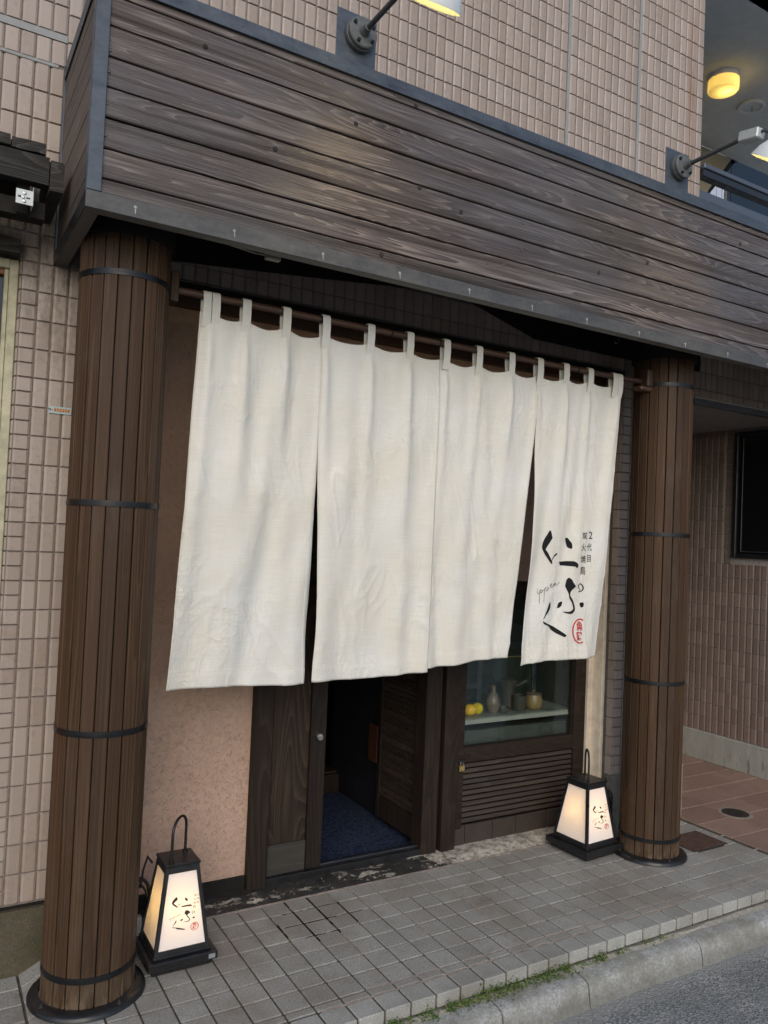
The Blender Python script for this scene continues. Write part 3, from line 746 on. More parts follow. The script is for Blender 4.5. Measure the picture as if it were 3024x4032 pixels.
# sliding door leaf
sd_ = MB(); sd_.cbox(1.552, 1.628, 3.186, 3.222, 0.052, 1.90, 0.003)
leaf = sd_.build('sliding_door', M['door'], bld, label='dark timber door leaf with grained panel and grey kick board')
b = MB(); b.box(1.36, 1.551, 3.204, 3.214, 0.181, 1.90); b.build('door_panel', M['door_panel'], leaf)
b = MB(); b.cbox(1.36, 1.551, 3.192, 3.218, 0.050, 0.180, 0.002); b.build('kick_board', M['kick'], leaf)
MX = Matrix.Translation((1.589, 3.186, 0.637)) @ Matrix.Rotation(PI/2, 4, 'X')
b = MB(); b.lathe([(0.017, 0), (0.0175, 0.012), (0.0145, 0.018), (0.0135, 0.0175), (0.0125, 0.021), (0.006, 0.0215), (0.0055, 0.020), (0.0, 0.020)], n=24, M4=MX)
b.build('door_lock', M['chrome'], leaf, smooth=True)
# track
b = MB()
b.cbox(1.36, 2.16, 3.172, 3.186, 0.018, 0.046, 0.002); b.cbox(1.36, 2.16, 3.196, 3.204, 0.018, 0.052, 0.001); b.cbox(1.36, 2.16, 3.224, 3.24, 0.018, 0.050, 0.002); b.box(1.36, 2.16, 3.17, 3.25, 0.0, 0.03)
b.build('door_track', M['blackpaint'], bld)
b = MB(); b.cbox(1.36, 2.158, 3.199, 3.202, 0.0525, 0.056, 0.0005); b.cbox(1.36, 2.158, 3.210, 3.2125, 0.03, 0.050, 0.0005); b.build('track_rail', M['zinc'], bld)
# interior shell
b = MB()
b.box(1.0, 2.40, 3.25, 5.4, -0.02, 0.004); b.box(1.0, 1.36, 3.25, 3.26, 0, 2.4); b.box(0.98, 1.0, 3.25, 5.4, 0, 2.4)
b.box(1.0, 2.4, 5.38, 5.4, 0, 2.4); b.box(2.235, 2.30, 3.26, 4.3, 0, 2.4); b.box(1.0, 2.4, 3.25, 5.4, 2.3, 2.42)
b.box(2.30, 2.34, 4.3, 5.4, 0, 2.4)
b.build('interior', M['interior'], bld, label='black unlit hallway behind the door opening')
b = MB(); b.cbox(1.75, 2.23, 4.17, 4.20, 0.0, 0.12, 0.004); b.cbox(1.75, 2.23, 4.20, 4.6, 0.10, 0.13, 0.003); b.build('hall_step', M['door_x'], bld)
b = MB(); b.box(1.92, 2.06, 4.62, 4.64, 0.13, 1.6); b.build('hall_panel', M['fridge'], bld)
# inner slatted door standing open against the right
inner = MB(); XI = 2.18
inner.cbox(XI, XI+0.03, 3.255, 3.29, 0.05, 1.95, 0.002); inner.cbox(XI, XI+0.03, 3.625, 3.655, 0.05, 1.95, 0.002)
inner.cbox(XI+0.001, XI+0.029, 3.291, 3.624, 0.05, 0.16, 0.002); inner.box(XI+0.014, XI+0.02, 3.29, 3.63, 0.16, 1.9)
ind = inner.build('inner_door', M['door'], bld, label='open inner door with fine horizontal slats')
b = MB(); rr = random.Random(5); z = 0.168
while z < 1.86:
    h = rr.choice([0.010, 0.012, 0.026, 0.034]); b.cbox(XI+0.006, XI+0.0145, 3.291, 3.624, z, z+h-0.003, 0.0012); z += h
b.build('door_slats', M['louver'], ind, kind='stuff')
b = MB(); b.cbox(XI-0.004, XI+0.001, 3.262, 3.274, 0.55, 0.68, 0.001); b.build('door_pull', M['brass'], ind)
# ---- display window unit
YC = 3.2
wf = MB()
wf.cbox(2.358, 2.410, YC-0.012, YC+0.04, 0.10, 1.34, 0.003); wf.cbox(3.158, 3.236, YC-0.012, YC+0.04, 0.10, 1.34, 0.003)
wf.cbox(2.411, 3.157, YC-0.010, YC+0.04, 0.425, 0.500, 0.003); wf.cbox(2.411, 3.157, YC-0.010, YC+0.04, 1.272, 1.338, 0.003)
wfr = wf.build('window_frame', M['door_x'], bld, label='dark timber shopfront window frame above louvres')
b = MB(); b.box(2.411, 3.157, YC+0.016, YC+0.020, 0.500, 1.272); b.build('window_pane', M['glass'], wfr)
b = MB(); b.box(2.40, 3.17, YC+0.03, YC+0.04, 0.10, 0.425); b.build('louver_backing', M['darksoffit'], wfr)
for i in range(11):
    z = 0.122+i*0.0275
    b = MB(); b.cbox(2.412, 3.156, -0.0100, 0.0100, -0.0035, 0.0035, 0.0015, M4=Matrix.Translation((0, YC+0.004, z+0.010)) @ Matrix.Rotation(math.radians(62), 4, 'X') )
    b.build('louver_slat', M['louver'], wfr)
b = MB(); b.box(2.352, 3.30, YC+0.004, YC+0.04, 0.0, 0.112); b.build('skirting_backing', M['darksoffit'], bld)
xx = [2.355, 2.437, 2.614, 2.770, 2.985, 3.15, 3.29]
for a, c_ in zip(xx[:-1], xx[1:]):
    b = MB(); b.cbox(a+0.002, c_-0.002, YC-0.008, YC+0.006, 0.004, 0.112, 0.003); b.build('skirting_tile', M['skirt'], bld)
# cream frame and grey strip at the right reveal
cf = MB()
cf.cbox(3.240, 3.275, 3.175, 3.21, 0.02, 1.34, 0.003); cf.cbox(3.272, 3.2999, 3.105, 3.185, 0.02, 2.38, 0.003)
cfr = cf.build('side_frame', M['cream'], bld, label='cream painted upright beside the shop window')
b = MB(); b.cbox(3.2765, 3.281, 3.1845, 3.205, 0.02, 1.34, 0.001); b.build('frame_strip', M['brass'], cfr, label='thin brownish strip in the cream upright')
b = MB(); b.cbox(3.290, 3.3005, 3.088, 3.104, 0.02, 2.38, 0.001); b.build('sealant_bead', M['soffit_edge'], cfr)
# interior of the display: refrigerated case standing behind the glass
dc = thing('display_case', 'dark glass-fronted counter with a pale shelf behind the shop window', 'counter', (2.8, 3.45, 0))
b = MB(); b.box(2.355, 3.24, 3.60, 3.62, 0.0, 1.5); b.box(3.21, 3.24, 3.245, 3.60, 0.0, 1.5); b.box(2.355, 2.375, 3.245, 3.6, 0, 1.5); b.box(2.375, 3.21, 3.245, 3.60, 1.42, 1.44)
b.build('case_back', M['fridge'], dc)
b = MB(); b.cbox(2.376, 3.209, 3.25, 3.595, 0.604, 0.626, 0.003); b.build('case_shelf', M['shelf'], dc)
b = MB(); b.cbox(2.376, 3.209, 3.244, 3.252, 0.600, 0.622, 0.001); b.build('shelf_edge', M['white_soffit'], dc)
b = MB(); b.cbox(2.376, 3.209, 3.27, 3.59, 0.30, 0.56, 0.004); b.cbox(2.376, 2.78, 3.262, 3.27, 0.5, 0.512, 0.001); b.build('case_body', M['fridge'], dc)
b = MB(); b.cbox(2.72, 2.75, 3.50, 3.52, 0.63, 1.41, 0.003); b.cbox(3.12, 3.15, 3.50, 3.52, 0.63, 1.41, 0.003); b.cbox(2.40, 2.43, 3.50, 3.52, 0.63, 1.41, 0.003)
b.cbox(2.40, 3.15, 3.498, 3.522, 0.935, 0.965, 0.003); b.cbox(2.43, 2.72, 3.50, 3.52, 0.72, 0.75, 0.003)
b.build('sliding_frame', M['zinc'], dc)
b = MB(); b.box(2.43, 3.12, 3.508, 3.512, 0.63, 1.41); b.build('case_pane', M['glass'], dc)
b = MB(); b.box(2.415, 3.155, 3.224, 3.226, 0.938, 0.943); b.build('pane_edge', M['brass'], dc)
# things on the shelf
SH = 0.6265
def lathe_thing(name, label, cat, prof, x, y, mat, n=28, sc=1.0, parts=()):
    t = thing(name, label, cat, (x, y, SH))
    b = MB(); b.lathe([(r*sc, h*sc) for r, h in prof], x, y, SH, n); b.build('body', M[mat], t, smooth=True)
    return t
def lemon(x, y, mat, label, ang):
    b = MB(); pr = [(0.0, -0.042), (0.006, -0.040), (0.010, -0.035), (0.022, -0.026), (0.029, -0.012), (0.0305, 0), (0.029, 0.012), (0.022, 0.026), (0.010, 0.035), (0.0065, 0.040), (0.0, 0.042)]
    b.lathe(pr, n=20, M4=Matrix.Translation((x, y, SH+0.030)) @ Matrix.Rotation(ang, 4, 'Z') @ Matrix.Rotation(math.radians(75), 4, 'X'), cap=False)
    o = b.build('lemon', M[mat], smooth=True, origin=(x, y, SH)); tag(o, label, 'fruit', 'lemons on the display shelf')
lemon(2.530, 3.315, 'lemon2', 'orange-yellow fruit at the left end of the window shelf, beside the paler lemon', 0.9)
lemon(2.592, 3.33, 'lemon', 'bright yellow lemon standing right of the other fruit on the window shelf', -0.5)
lathe_thing('sake_bottle', 'brown banded ceramic flask with a narrow neck beside the lemons', 'bottle',
    [(0.024, 0), (0.030, 0.01), (0.037, 0.035), (0.038, 0.055), (0.032, 0.08), (0.018, 0.105), (0.011, 0.118), (0.0105, 0.13), (0.017, 0.142), (0.013, 0.143), (0.006, 0.13)], 2.700, 3.335, 'ceramic')
t = lathe_thing('pitcher', 'tall black iron pitcher with a side spout on the window shelf', 'pitcher',
    [(0.032, 0), (0.036, 0.004), (0.038, 0.06), (0.040, 0.13), (0.045, 0.152), (0.046, 0.160), (0.038, 0.166), (0.012, 0.172), (0.0, 0.173)], 2.845, 3.385, 'ceramic_blk')
b = MB(); b.tube([(2.885, 3.375, SH+0.125), (2.91, 3.37, SH+0.13), (2.932, 3.365, SH+0.145), (2.95, 3.363, SH+0.15)], [0.008, 0.008, 0.009, 0.012], 10); b.build('spout', M['ceramic_blk'], t, smooth=True)
lathe_thing('tea_cup', 'small dark grey cup between the flask and the mug', 'cup', [(0.013, 0), (0.014, 0.004), (0.024, 0.012), (0.029, 0.030), (0.0295, 0.036), (0.027, 0.036), (0.024, 0.016), (0.0, 0.010)], 2.742, 3.292, 'ceramic_blk')
lathe_thing('mug', 'squat black mug in front of the pitcher', 'cup', [(0.034, 0), (0.037, 0.004), (0.041, 0.075), (0.0415, 0.083), (0.038, 0.083), (0.035, 0.01), (0, 0.008)], 2.872, 3.325, 'ceramic_blk')
t = lathe_thing('lidded_pot', 'ochre ceramic pot with a dark lid at the right of the shelf', 'pot', [(0.034, 0), (0.044, 0.008), (0.050, 0.03), (0.050, 0.05), (0.044, 0.068), (0.042, 0.078), (0, 0.078)], 2.985, 3.335, 'ochre')
b = MB(); b.lathe([(0.046, 0.078), (0.047, 0.083), (0.038, 0.089), (0.014, 0.092), (0.010, 0.096), (0.012, 0.103), (0.0, 0.105)], 2.985, 3.335, SH, 24); b.build('lid', M['ceramic'], t, smooth=True)
# padlock
pl = thing('padlock', 'small brass padlock hanging on the window frame hasp', 'padlock', (2.393, 3.184, 0.39))
b = MB(); b.cbox(2.378, 2.409, 3.176, 3.186, 0.388, 0.418, 0.003); b.build('lock_body', M['brass'], pl)
b = MB(); b.tube([(2.385, 3.181, 0.415)]+[(2.3935+0.0085*math.cos(a), 3.181, 0.432+0.010*math.sin(a)) for a in [PI, PI*0.8, PI*0.6, PI*0.4, PI*0.2, 0]]+[(2.402, 3.181, 0.415)], 0.0023, 8); b.build('shackle', M['chrome'], pl, smooth=True)
b = MB(); b.cbox(2.366, 2.412, 3.178, 3.19, 0.436, 0.450, 0.002); b.build('hasp', M['blackpaint'], bld)
# floor mat
b = MB(); nx, ny = 60, 90; vs = []
x0, x1, y0, y1 = 1.44, 2.225, 3.262, 4.15
for i in range(nx+1):
    for j in range(ny+1):
        x = x0+(x1-x0)*i/nx; y = y0+(y1-y0)*j/ny
        vs.append((x, y, 0.018+0.003*noise.noise(Vector((x*110, y*150, 0)))))
b.add(vs, [(i*(ny+1)+j, (i+1)*(ny+1)+j, (i+1)*(ny+1)+j+1, i*(ny+1)+j+1) for i in range(nx) for j in range(ny)])
b.box(x0, x1, y0, y1, 0.004, 0.014)
o = b.build('floor_mat', M['mat'], origin=(1.85, 3.7, 0.004)); tag(o, 'dark blue loop-pile mat on the floor inside the doorway', 'mat')
b = MB(); b.cbox(2.148, 2.152, 3.61, 3.70, 0.34, 0.535, 0.001)
o = b.build('notice_board', M['notice'], origin=(2.15, 3.65, 0.34)); tag(o, 'dim orange notice hanging in the dark hallway beside the slatted door', 'notice')

# ---- passage on the right
b = MB(); b.box(3.885, 5.9, YG, 3.12, 2.442, 2.72)
pt_ = thing('neighbour_wing', 'right wing of the building over the passage with brown tiled side wall and dark window', 'building', (5.0, 3.3, 0))
b.build('passage_beam', M['grout'], pt_)
b = MB(); b.cbox(3.885, 5.9, YW-0.012, YW+0.02, 2.405, 2.440, 0.002); b.build('beam_trim', M['bluegrey'], pt_)
b = MB(); b.cbox(3.885, 5.9, YW-0.010, YW+0.004, 2.441, 2.456, 0.003); b.build('sealant_bead', M['sealant'], pt_)
b = MB(); b.box(3.885, 5.9, YW+0.02, 4.8, 2.43, 2.445); b.build('passage_soffit', M['white_soffit'], pt_)
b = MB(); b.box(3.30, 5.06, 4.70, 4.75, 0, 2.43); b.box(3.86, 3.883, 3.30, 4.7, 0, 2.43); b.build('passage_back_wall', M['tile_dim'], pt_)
b = MB(); b.box(5.056, 5.3, 1.0, 4.70, 0.0, 2.70); ww = b.build('side_wall', M['grout_pale'], pt_)
b = MB(); b.cbox(5.035, 5.07, 1.0, 4.70, 0.0, 0.21, 0.004); b.build('plinth', M['paleplinth'], pt_, label='pale concrete plinth with dark damp stains')
b = MB(); tl = []
ys = 4.70
j = 0
k0 = 0.213
nrow = 22
WY0, WY1, WZ0, WZ1 = 2.3, 3.587, 1.50, 2.404
yy = [4.70-TW*i for i in range(1, 56)]
for k in range(nrow):
    z = k0+k*TP
    h = min(TP, 2.43-z)
    if h < 0.02: continue
    for y in yy:
        if y < 1.9: continue
        if z+h > WZ0+0.01 and y < 3.66 and y+TW > WY0: 
            continue
        tl.append((y, z, h))
    if z+h > WZ0+0.01:
        for hh_ in (0, 1): tl.append((-1, z+hh_*h/2, h/2))
def tl_size(t):
    y = 3.62 if t[0] < 0 else t[0]
    P = Vector((5.05, y+0.025, t[1]+0.05-CAMZ)); zc = P.dot(Fv); u = P.dot(Rv)/zc*F_PX; v = P.dot(Uv)/zc*F_PX
    return -1 if (u > 1540 or u < 1180) else 1/P.length_squared
tl.sort(key=lambda t: -tl_size(t))
def stile(b, y, z, w_, h_, off=(0, 0, 0)):
    vs, f = tile_verts(w_, h_)
    b.add([(5.05+v[1]-off[0], y+w_-v[0]-off[1], z+v[2]-off[2]) for v in vs], f)
sc_ = {}
for i, (y, z, h) in enumerate(tl):
    if y < 0: y, w_ = WY1+0.004, 0.0665
    else: w_ = TW
    if i < 297:
        key = (round(w_, 4), round(h, 4))
        if key not in sc_:
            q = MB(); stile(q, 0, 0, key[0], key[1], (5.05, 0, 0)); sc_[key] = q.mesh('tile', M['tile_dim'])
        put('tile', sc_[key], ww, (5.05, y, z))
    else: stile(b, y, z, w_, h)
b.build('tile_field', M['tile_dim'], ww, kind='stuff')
b = MB(); b.cbox(5.030, 5.058, 3.555, 3.585, WZ0, WZ1, 0.003); b.cbox(5.030, 5.058, WY0, 3.554, WZ0, WZ0+0.03, 0.003); b.cbox(5.030, 5.058, WY0, 3.554, WZ1-0.03, WZ1, 0.003)
fr_ = b.build('window_frame', M['dkframe'], pt_, label='black frame of the big dark side window')
b = MB(); b.box(5.044, 5.052, WY0, 3.555, WZ0+0.03, WZ1-0.03); b.build('window_pane', M['darkglass'], fr_)
b = MB(); b.cbox(5.0385, 5.0445, 3.515, 3.52, WZ0+0.05, WZ1-0.04, 0.001); b.cbox(5.0385, 5.0445, WY0, 3.52, WZ0+0.045, WZ0+0.05, 0.001); b.build('frame_line', M['zinc'], fr_)

# ---- balcony / upper landing on the right
bal = thing('upper_landing', 'open upper landing with grey ceiling and dark railing right of the tiled wall', 'balcony', (4.6, 3.6, 2.7))
b = MB(); b.box(3.886, 9.0, 2.92, 4.37, 5.0, 5.1); b.build('landing_ceiling', M['ceiling'], bal)
b = MB(); b.box(3.80, 9.0, 2.90, 3.05, 5.0, 5.3); b.build('ceiling_fascia', M['blackpaint'], bal)
b = MB(); b.box(3.886, 9.0, 3.125, 4.37, 2.72, 2.78); b.build('landing_floor', M['lip'], bal)
b = MB(); b.box(3.886, 9.0, 3.05, 3.12, 2.722, 3.690); b.build('parapet', M['bluegrey'], bal)
b = MB(); b.cbox(3.888, 9.0, 3.02, 3.10, 3.812, 3.842, 0.004); rl = b.build('rail', M['bluegrey'], bal)
b = MB(); b.box(3.888, 9.0, 3.03, 3.085, 3.772, 3.811); b.build('rail_underside', M['blackpaint'], rl)
# stair wall with cream paint and diagonal dark stringer
b = MB(); b.prism([(5.0, 3.6), (5.0, 4.999), (5.98, 4.999), (5.68, 4.64), (5.25, 3.6)], 4.372, 4.41, lambda a, c_, h: (a, h, c_))
b.build('stair_wall', M['beige'], bal)
b = MB()
def bar(b, p, q, w_, d_):
    p, q = Vector(p), Vector(q); d = (q-p).normalized(); s = Vector((0, 1, 0)); n_ = d.cross(s).normalized()
    b.add([p+n_*w_/2-s*d_/2, p-n_*w_/2-s*d_/2, p-n_*w_/2+s*d_/2, p+n_*w_/2+s*d_/2, q+n_*w_/2-s*d_/2, q-n_*w_/2-s*d_/2, q-n_*w_/2+s*d_/2, q+n_*w_/2+s*d_/2], [(0, 1, 2, 3), (4, 7, 6, 5), (0, 4, 5, 1), (1, 5, 6, 2), (2, 6, 7, 3), (3, 7, 4, 0)])
bar(b, (5.45, 4.45, 4.36), (6.07, 4.45, 5.045), 0.075, 0.05); bar(b, (6.04, 4.45, 5.025), (6.75, 4.45, 5.42), 0.075, 0.05)
b.build('stair_stringer', M['blackpaint'], bal)
# house with pale corrugated siding beyond
hs = thing('siding_house', 'house with pale blue ribbed siding and a black window beyond the landing', 'house', (8.0, 6.0, 0))
b = MB(); b.box(6.3, 14.0, 5.32, 5.4, 0, 9.0); b.build('house_wall', M['siding'], hs)
rb = MB(); rb.cbox(0, 0.055, -0.016, 0.001, 0, 9.0, 0.010); rme = rb.mesh('siding_rib', M['siding'])
for i in range(48): put('siding_rib', rme, hs, (6.32+i*0.09, 5.32, 0))
b = MB(); b.cbox(7.15, 8.05, 5.28, 5.33, 5.16, 6.3, 0.01); hw = b.build('window_frame', M['dkframe'], hs); b = MB(); b.box(7.22, 7.98, 5.275, 5.282, 5.25, 6.2); b.build('window_pane', M['darkglass'], hw)

# ceiling lights
def ceil_thing(): pass
cl = thing('ceiling_lamp', 'lit yellowed drum lamp on the grey landing ceiling', 'ceiling lamp', (4.86, 3.64, 5.0))
b = MB(); b.lathe([(0.108, 0), (0.108, -0.035)], 4.86, 3.64, 5.0, 32); b.build('lamp_base', M['downlight'], cl, smooth=True)
b = MB(); b.lathe([(0.107, -0.034), (0.107, -0.10), (0.100, -0.112), (0.0, -0.118)], 4.86, 3.64, 5.0, 32, cap=False); b.build('lamp_glass', M['shade_glass'], cl, smooth=True)
def pl_light(name, loc, e, c, r, parent=None):
    ld = bpy.data.lights.new(name, 'POINT'); ld.energy = e; ld.color = c; ld.shadow_soft_size = r
    lo = bpy.data.objects.new(name, ld); C.objects.link(lo)
    if parent is not None: lo.parent = parent; lo.location = Vector(loc)-root_org(parent)
    else: lo.location = loc
    return lo
pl_light('lamp_bulb', (4.88, 3.62, 4.935), 0.45, (1.0, 0.84, 0.38), 0.015, cl)
dl = thing('downlight', 'unlit round white downlight in the landing ceiling', 'ceiling lamp', (5.36, 3.76, 5.0))
b = MB(); b.lathe([(0.094, -0.001), (0.100, -0.012), (0.092, -0.022), (0.080, -0.022), (0.074, -0.006), (0.050, -0.0025), (0.0, -0.002)], 5.36, 3.76, 5.0, 32, cap=False); b.build('trim_ring', M['downlight'], dl, smooth=True)
b = MB(); b.tube([(5.37, 3.76, 5.0), (5.372, 3.76, 4.955)], 0.003, 6); b.build('pull_cord', M['cable'], dl)

# ================================================================== FASCIA BOX
XA, YB, ZB, ZT, XE = 0.365, 2.414, 2.477, 3.207, 5.2
fx = thing('fascia_box', 'long weathered timber fascia box with grey steel edges above the entrance', 'canopy', (2.0, 2.7, ZB))
gaps = [2.49, 2.576, 2.668, 2.760, 2.853, 2.945, 3.040, 3.132, 3.200]
rr = random.Random(11)
for a, c_ in zip(gaps[:-1], gaps[1:]):
    b = MB(); n = 110; vs = []; x0, x1 = XA+0.02, XE
    g1, g2 = 0.0032, 0.0032; sd1 = rr.random()*50; sd2 = rr.random()*50
    for i in range(n+1):
        x = x0+(x1-x0)*i/n
        e1 = a+g1+0.0016*noise.noise(Vector((x*3.0, sd1, 0))); e2 = c_-g2+0.0016*noise.noise(Vector((x*3.0, sd2, 0)))
        yy_ = YB+0.010+0.0012*noise.noise(Vector((x*1.3, sd1, 5)))
        vs += [(x, yy_+0.016, e1), (x, yy_+0.002, e1), (x, yy_, e1+0.003), (x, yy_, e2-0.003), (x, yy_+0.002, e2), (x, yy_+0.016, e2)]
    b.add(vs, [(i*6+k, (i+1)*6+k, (i+1)*6+(k+1) % 6, i*6+(k+1) % 6) for i in range(n) for k in range(6)]+[(0, 1, 2, 3, 4, 5), tuple(n*6+k for k in range(6))])
    b.build('plank', M['plank'], fx)
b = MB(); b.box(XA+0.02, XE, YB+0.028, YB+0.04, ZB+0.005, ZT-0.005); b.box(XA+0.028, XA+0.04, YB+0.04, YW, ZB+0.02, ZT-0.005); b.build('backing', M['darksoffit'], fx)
sg = [2.49, 2.568, 2.680, 2.780, 2.880, 2.952, 3.052, 3.152, 3.2]
sg = [2.49, 2.540, 2.591, 2.691, 2.790, 2.90, 3.008, 3.11, 3.2]
sg = [2.49, 2.585, 2.69, 2.795, 2.90, 3.012, 3.11, 3.2]
for a, c_ in zip(sg[:-1], sg[1:]):
    b = MB(); b.cbox(XA+0.006, XA+0.024, YB+0.03, YW-0.001, a+0.0015, c_-0.0015, 0.002); b.build('side_plank', M['plank_y'], fx)
# steel angle frame
b = MB(); b.cbox(XA+0.0, XE, YB, YB+0.004, ZB, ZB+0.052, 0.0012); b.build('bottom_edge', M['edge_low'], fx)
b = MB(); b.box(XA+0.002, XE, YB+0.0045, YB+0.045, ZB, ZB+0.004); b.box(XA+0.002, XA+0.045, YB+0.046, YW, ZB, ZB+0.004); b.build('bottom_return', M['soffit_edge'], fx)
b = MB(); b.cbox(XA, XA+0.004, YB+0.005, YW, ZB, ZB+0.050, 0.001); b.build('side_bottom_edge', M['blackmetal'], fx)
b = MB(); b.cbox(XA+0.0, XE, YB-0.001, YB+0.004, ZT-0.048, ZT, 0.0012); b.cbox(XA, XA+0.004, YB+0.005, YW-0.001, ZT-0.05, ZT, 0.001); b.box(XA+0.001, XE, YB, YW+0.0, ZT-0.004, ZT-0.001); b.build('top_edge', M['zinc'], fx)
b = MB(); b.cbox(XA+0.0005, XA+0.042, YB-0.002, YB+0.004, ZB+0.0525, ZT-0.0485, 0.0012); b.cbox(XA-0.0005, XA+0.004, YB+0.0045, YB+0.03, ZB+0.051, ZT-0.051, 0.001); b.build('corner_post', M['zinc'], fx)
b = MB(); b.cbox(XA-0.001, XA+0.010, YW-0.012, YW+0.001, ZB, ZT, 0.001); b.build('wall_flashing', M['zinc'], fx)
# soffit lining inside; near-black gabled board in front of the lintel tiles
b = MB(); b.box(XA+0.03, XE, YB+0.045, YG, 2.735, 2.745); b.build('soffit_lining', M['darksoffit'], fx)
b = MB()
b.prism([(0.70, 2.575), (1.373, 2.640), (1.79, 2.684), (2.15, 2.715), (2.64, 2.585), (3.34, 2.580), (3.9, 2.60), (3.9, 2.734), (0.70, 2.734)], 3.02, 3.043, lambda a, c_, h: (a, h, c_)); b.build('dark_board', M['darksoffit'], fx)
# screws
def screw_mesh(run=True, mat='steel'):
    b = MB(); b.lathe([(0.0055, 0), (0.0052, 0.001), (0.0036, 0.0018), (0.0030, 0.0006), (0, 0.0004)], n=12, M4=Matrix.Rotation(PI/2, 4, 'X'))
    if run: b.add([(-0.0022, -0.0004, -0.004), (0.0022, -0.0004, -0.004), (0.001, -0.0004, -0.022), (-0.0008, -0.0004, -0.019)], [(0, 1, 2, 3)])
    return b.mesh('screw', M[mat])
sm = screw_mesh(); sm2 = screw_mesh(False, 'lampgrey')
for i in range(13): put('screw', sm, fx, (0.514+0.3115*i+rj(0.006), YB-0.0002, 2.509-0.001*i+rj(0.003)), (0, rj(0.12), 0))
for i in range(13): put('screw', sm2, fx, (0.814+0.3115*(i-1)+rj(0.006), YB-0.0012, 3.182+rj(0.003)))
for z in (2.963, 2.899, 2.801, 2.706): put('screw', sm2, fx, (0.412, YB+0.0085, z))
for x, z in ((2.516, 2.916), (2.317, 2.963), (3.208, 3.058), (2.574, 2.804), (2.13, 3.07), (2.02, 2.93), (2.02, 2.83), (2.02, 2.72), (2.30, 3.02), (2.95, 2.87), (1.85, 2.63), (1.93, 2.64), (2.9, 2.69), (2.33, 2.60)): put('screw', sm2, fx, (x, YB+0.0085, z))
kb = MB(); kb.lathe([(0.009, 0), (0.008, 0.0015), (0.0065, 0.0005), (0.0045, 0.0018), (0, 0.0016)], n=14, M4=Matrix.Rotation(PI/2, 4, 'X')); km = kb.mesh('knot', M['oldwood'])
for x, z in ((1.247, 2.997), (1.524, 2.843), (1.715, 2.799), (1.374, 2.558), (1.492, 3.140), (3.40, 3.06), (2.748, 2.826), (0.698, 3.077), (2.45, 2.72), (0.95, 2.82)): put('knot', km, fx, (x, YB+0.0095, z), (0, rj(1), 0))
# junction box and cable under the box
jb = thing('junction_box', 'small beige cable junction box under the front edge of the fascia', 'junction box', (1.03, 2.6, 2.51))
b = MB(); b.cbox(1.0, 1.056, 2.585, 2.61, 2.511, 2.534, 0.003); b.build('box_body', M['plastic_beige'], jb)
b = MB(); b.tube([(0.70, 2.62, 2.60), (0.78, 2.62, 2.565), (0.88, 2.61, 2.535), (0.96, 2.6, 2.524), (1.0, 2.598, 2.524)], 0.0025, 6); b.build('cable', M['plastic_beige'], jb, smooth=True)
b = MB(); b.tube([(2.775, 2.60, 2.56), (2.775, 2.60, 2.515), (2.770, 2.60, 2.500), (2.757, 2.60, 2.495), (2.747, 2.60, 2.503)], 0.0025, 6)
o = b.build('ceiling_hook', M['zinc'], origin=(2.775, 2.6, 2.55), smooth=True); tag(o, 'small grey open hook hanging under the canopy near the right column', 'hook')

# ================================================================== COLUMNS
COLR = 0.1467
def column(x, label, z0, seed):
    cyy = 2.7512
    t = thing('wood_clad_column', label, 'column', (x, cyy, z0), group='round timber-clad columns under the fascia')
    b = MB(); b.lathe([(0.1285, 0.01), (0.1285, 2.50)], x, cyy, z0, 40); b.build('core', M['darksoffit'], t, smooth=True)
    rnd_ = random.Random(seed)
    b = MB(); h2 = 0.0410/2; b.cbox(-h2, h2, -0.0, 0.010, 0.018, 2.495, 0.0018); me = b.mesh('slat', M['slat'])
    a0 = math.atan2(-cyy, -x)
    ns = 20
    for i in range(ns):
        a = a0+2*PI*i/ns+rnd_.uniform(-.007, .007)
        rad = COLR-0.0005+rnd_.uniform(-0.0008, 0.0006)
        o = put('slat', me, t, (x+rad*math.cos(a), cyy+rad*math.sin(a), z0), (rnd_.uniform(-.0004, .0004), rnd_.uniform(-.0004, .0004), a+PI/2+rnd_.uniform(-.03, .03)))
    bm_ = MB(); bm_.lathe([(COLR+0.0005, -0.0095), (COLR+0.0028, -0.0095), (COLR+0.0030, 0), (COLR+0.0028, 0.0095), (COLR+0.0005, 0.0095)], 0, 0, 0, 60, cap=False); me = bm_.mesh('band', M['blackmetal'], smooth=True)
    for z in (2.367, 1.616, 0.878, 0.107): put('band', me, t, (x, cyy, z))
    b = MB(); n = 64; vs = []
    pr = [(0.150, 0.006), (0.152, 0.022), (0.166, 0.019), (0.178, 0.016), (0.184, 0.010), (0.186, 0.0)]
    for k in range(n):
        th = 2*PI*k/n
        for r, h in pr:
            q = noise.noise(Vector((math.cos(th)*6+seed, math.sin(th)*6, r*40)))
            vs.append((x+(r+q*0.002)*math.cos(th), cyy+(r+q*0.002)*math.sin(th), z0+h+(q*0.004 if h > 0.002 else 0)))
    m_ = len(pr); b.add(vs, [(k*m_+i, ((k+1) % n)*m_+i, ((k+1) % n)*m_+i+1, k*m_+i+1) for k in range(n) for i in range(m_-1)])
    b.build('base_ring', M['blackpaint'], t, smooth=True)
    for k in range(4):
        th = a0+PI/4*(2*k+0.8); b = MB(); b.lathe([(0.0065, 0.015), (0.0065, 0.024), (0.003, 0.025), (0.003, 0.030), (0, 0.030)], x+0.167*math.cos(th), cyy+0.167*math.sin(th), z0, 6); b.build('anchor_bolt', M['dark_iron'], t)
    b = MB(); b.lathe([(0.160, 2.496), (0.160, 2.73)], x, cyy, z0, 36); b.build('cap', M['darksoffit'], t, smooth=True)
    return t
column(0.5581, 'round column clad in dark brown timber slats at the left, nearest the camera', 0.0, 3)
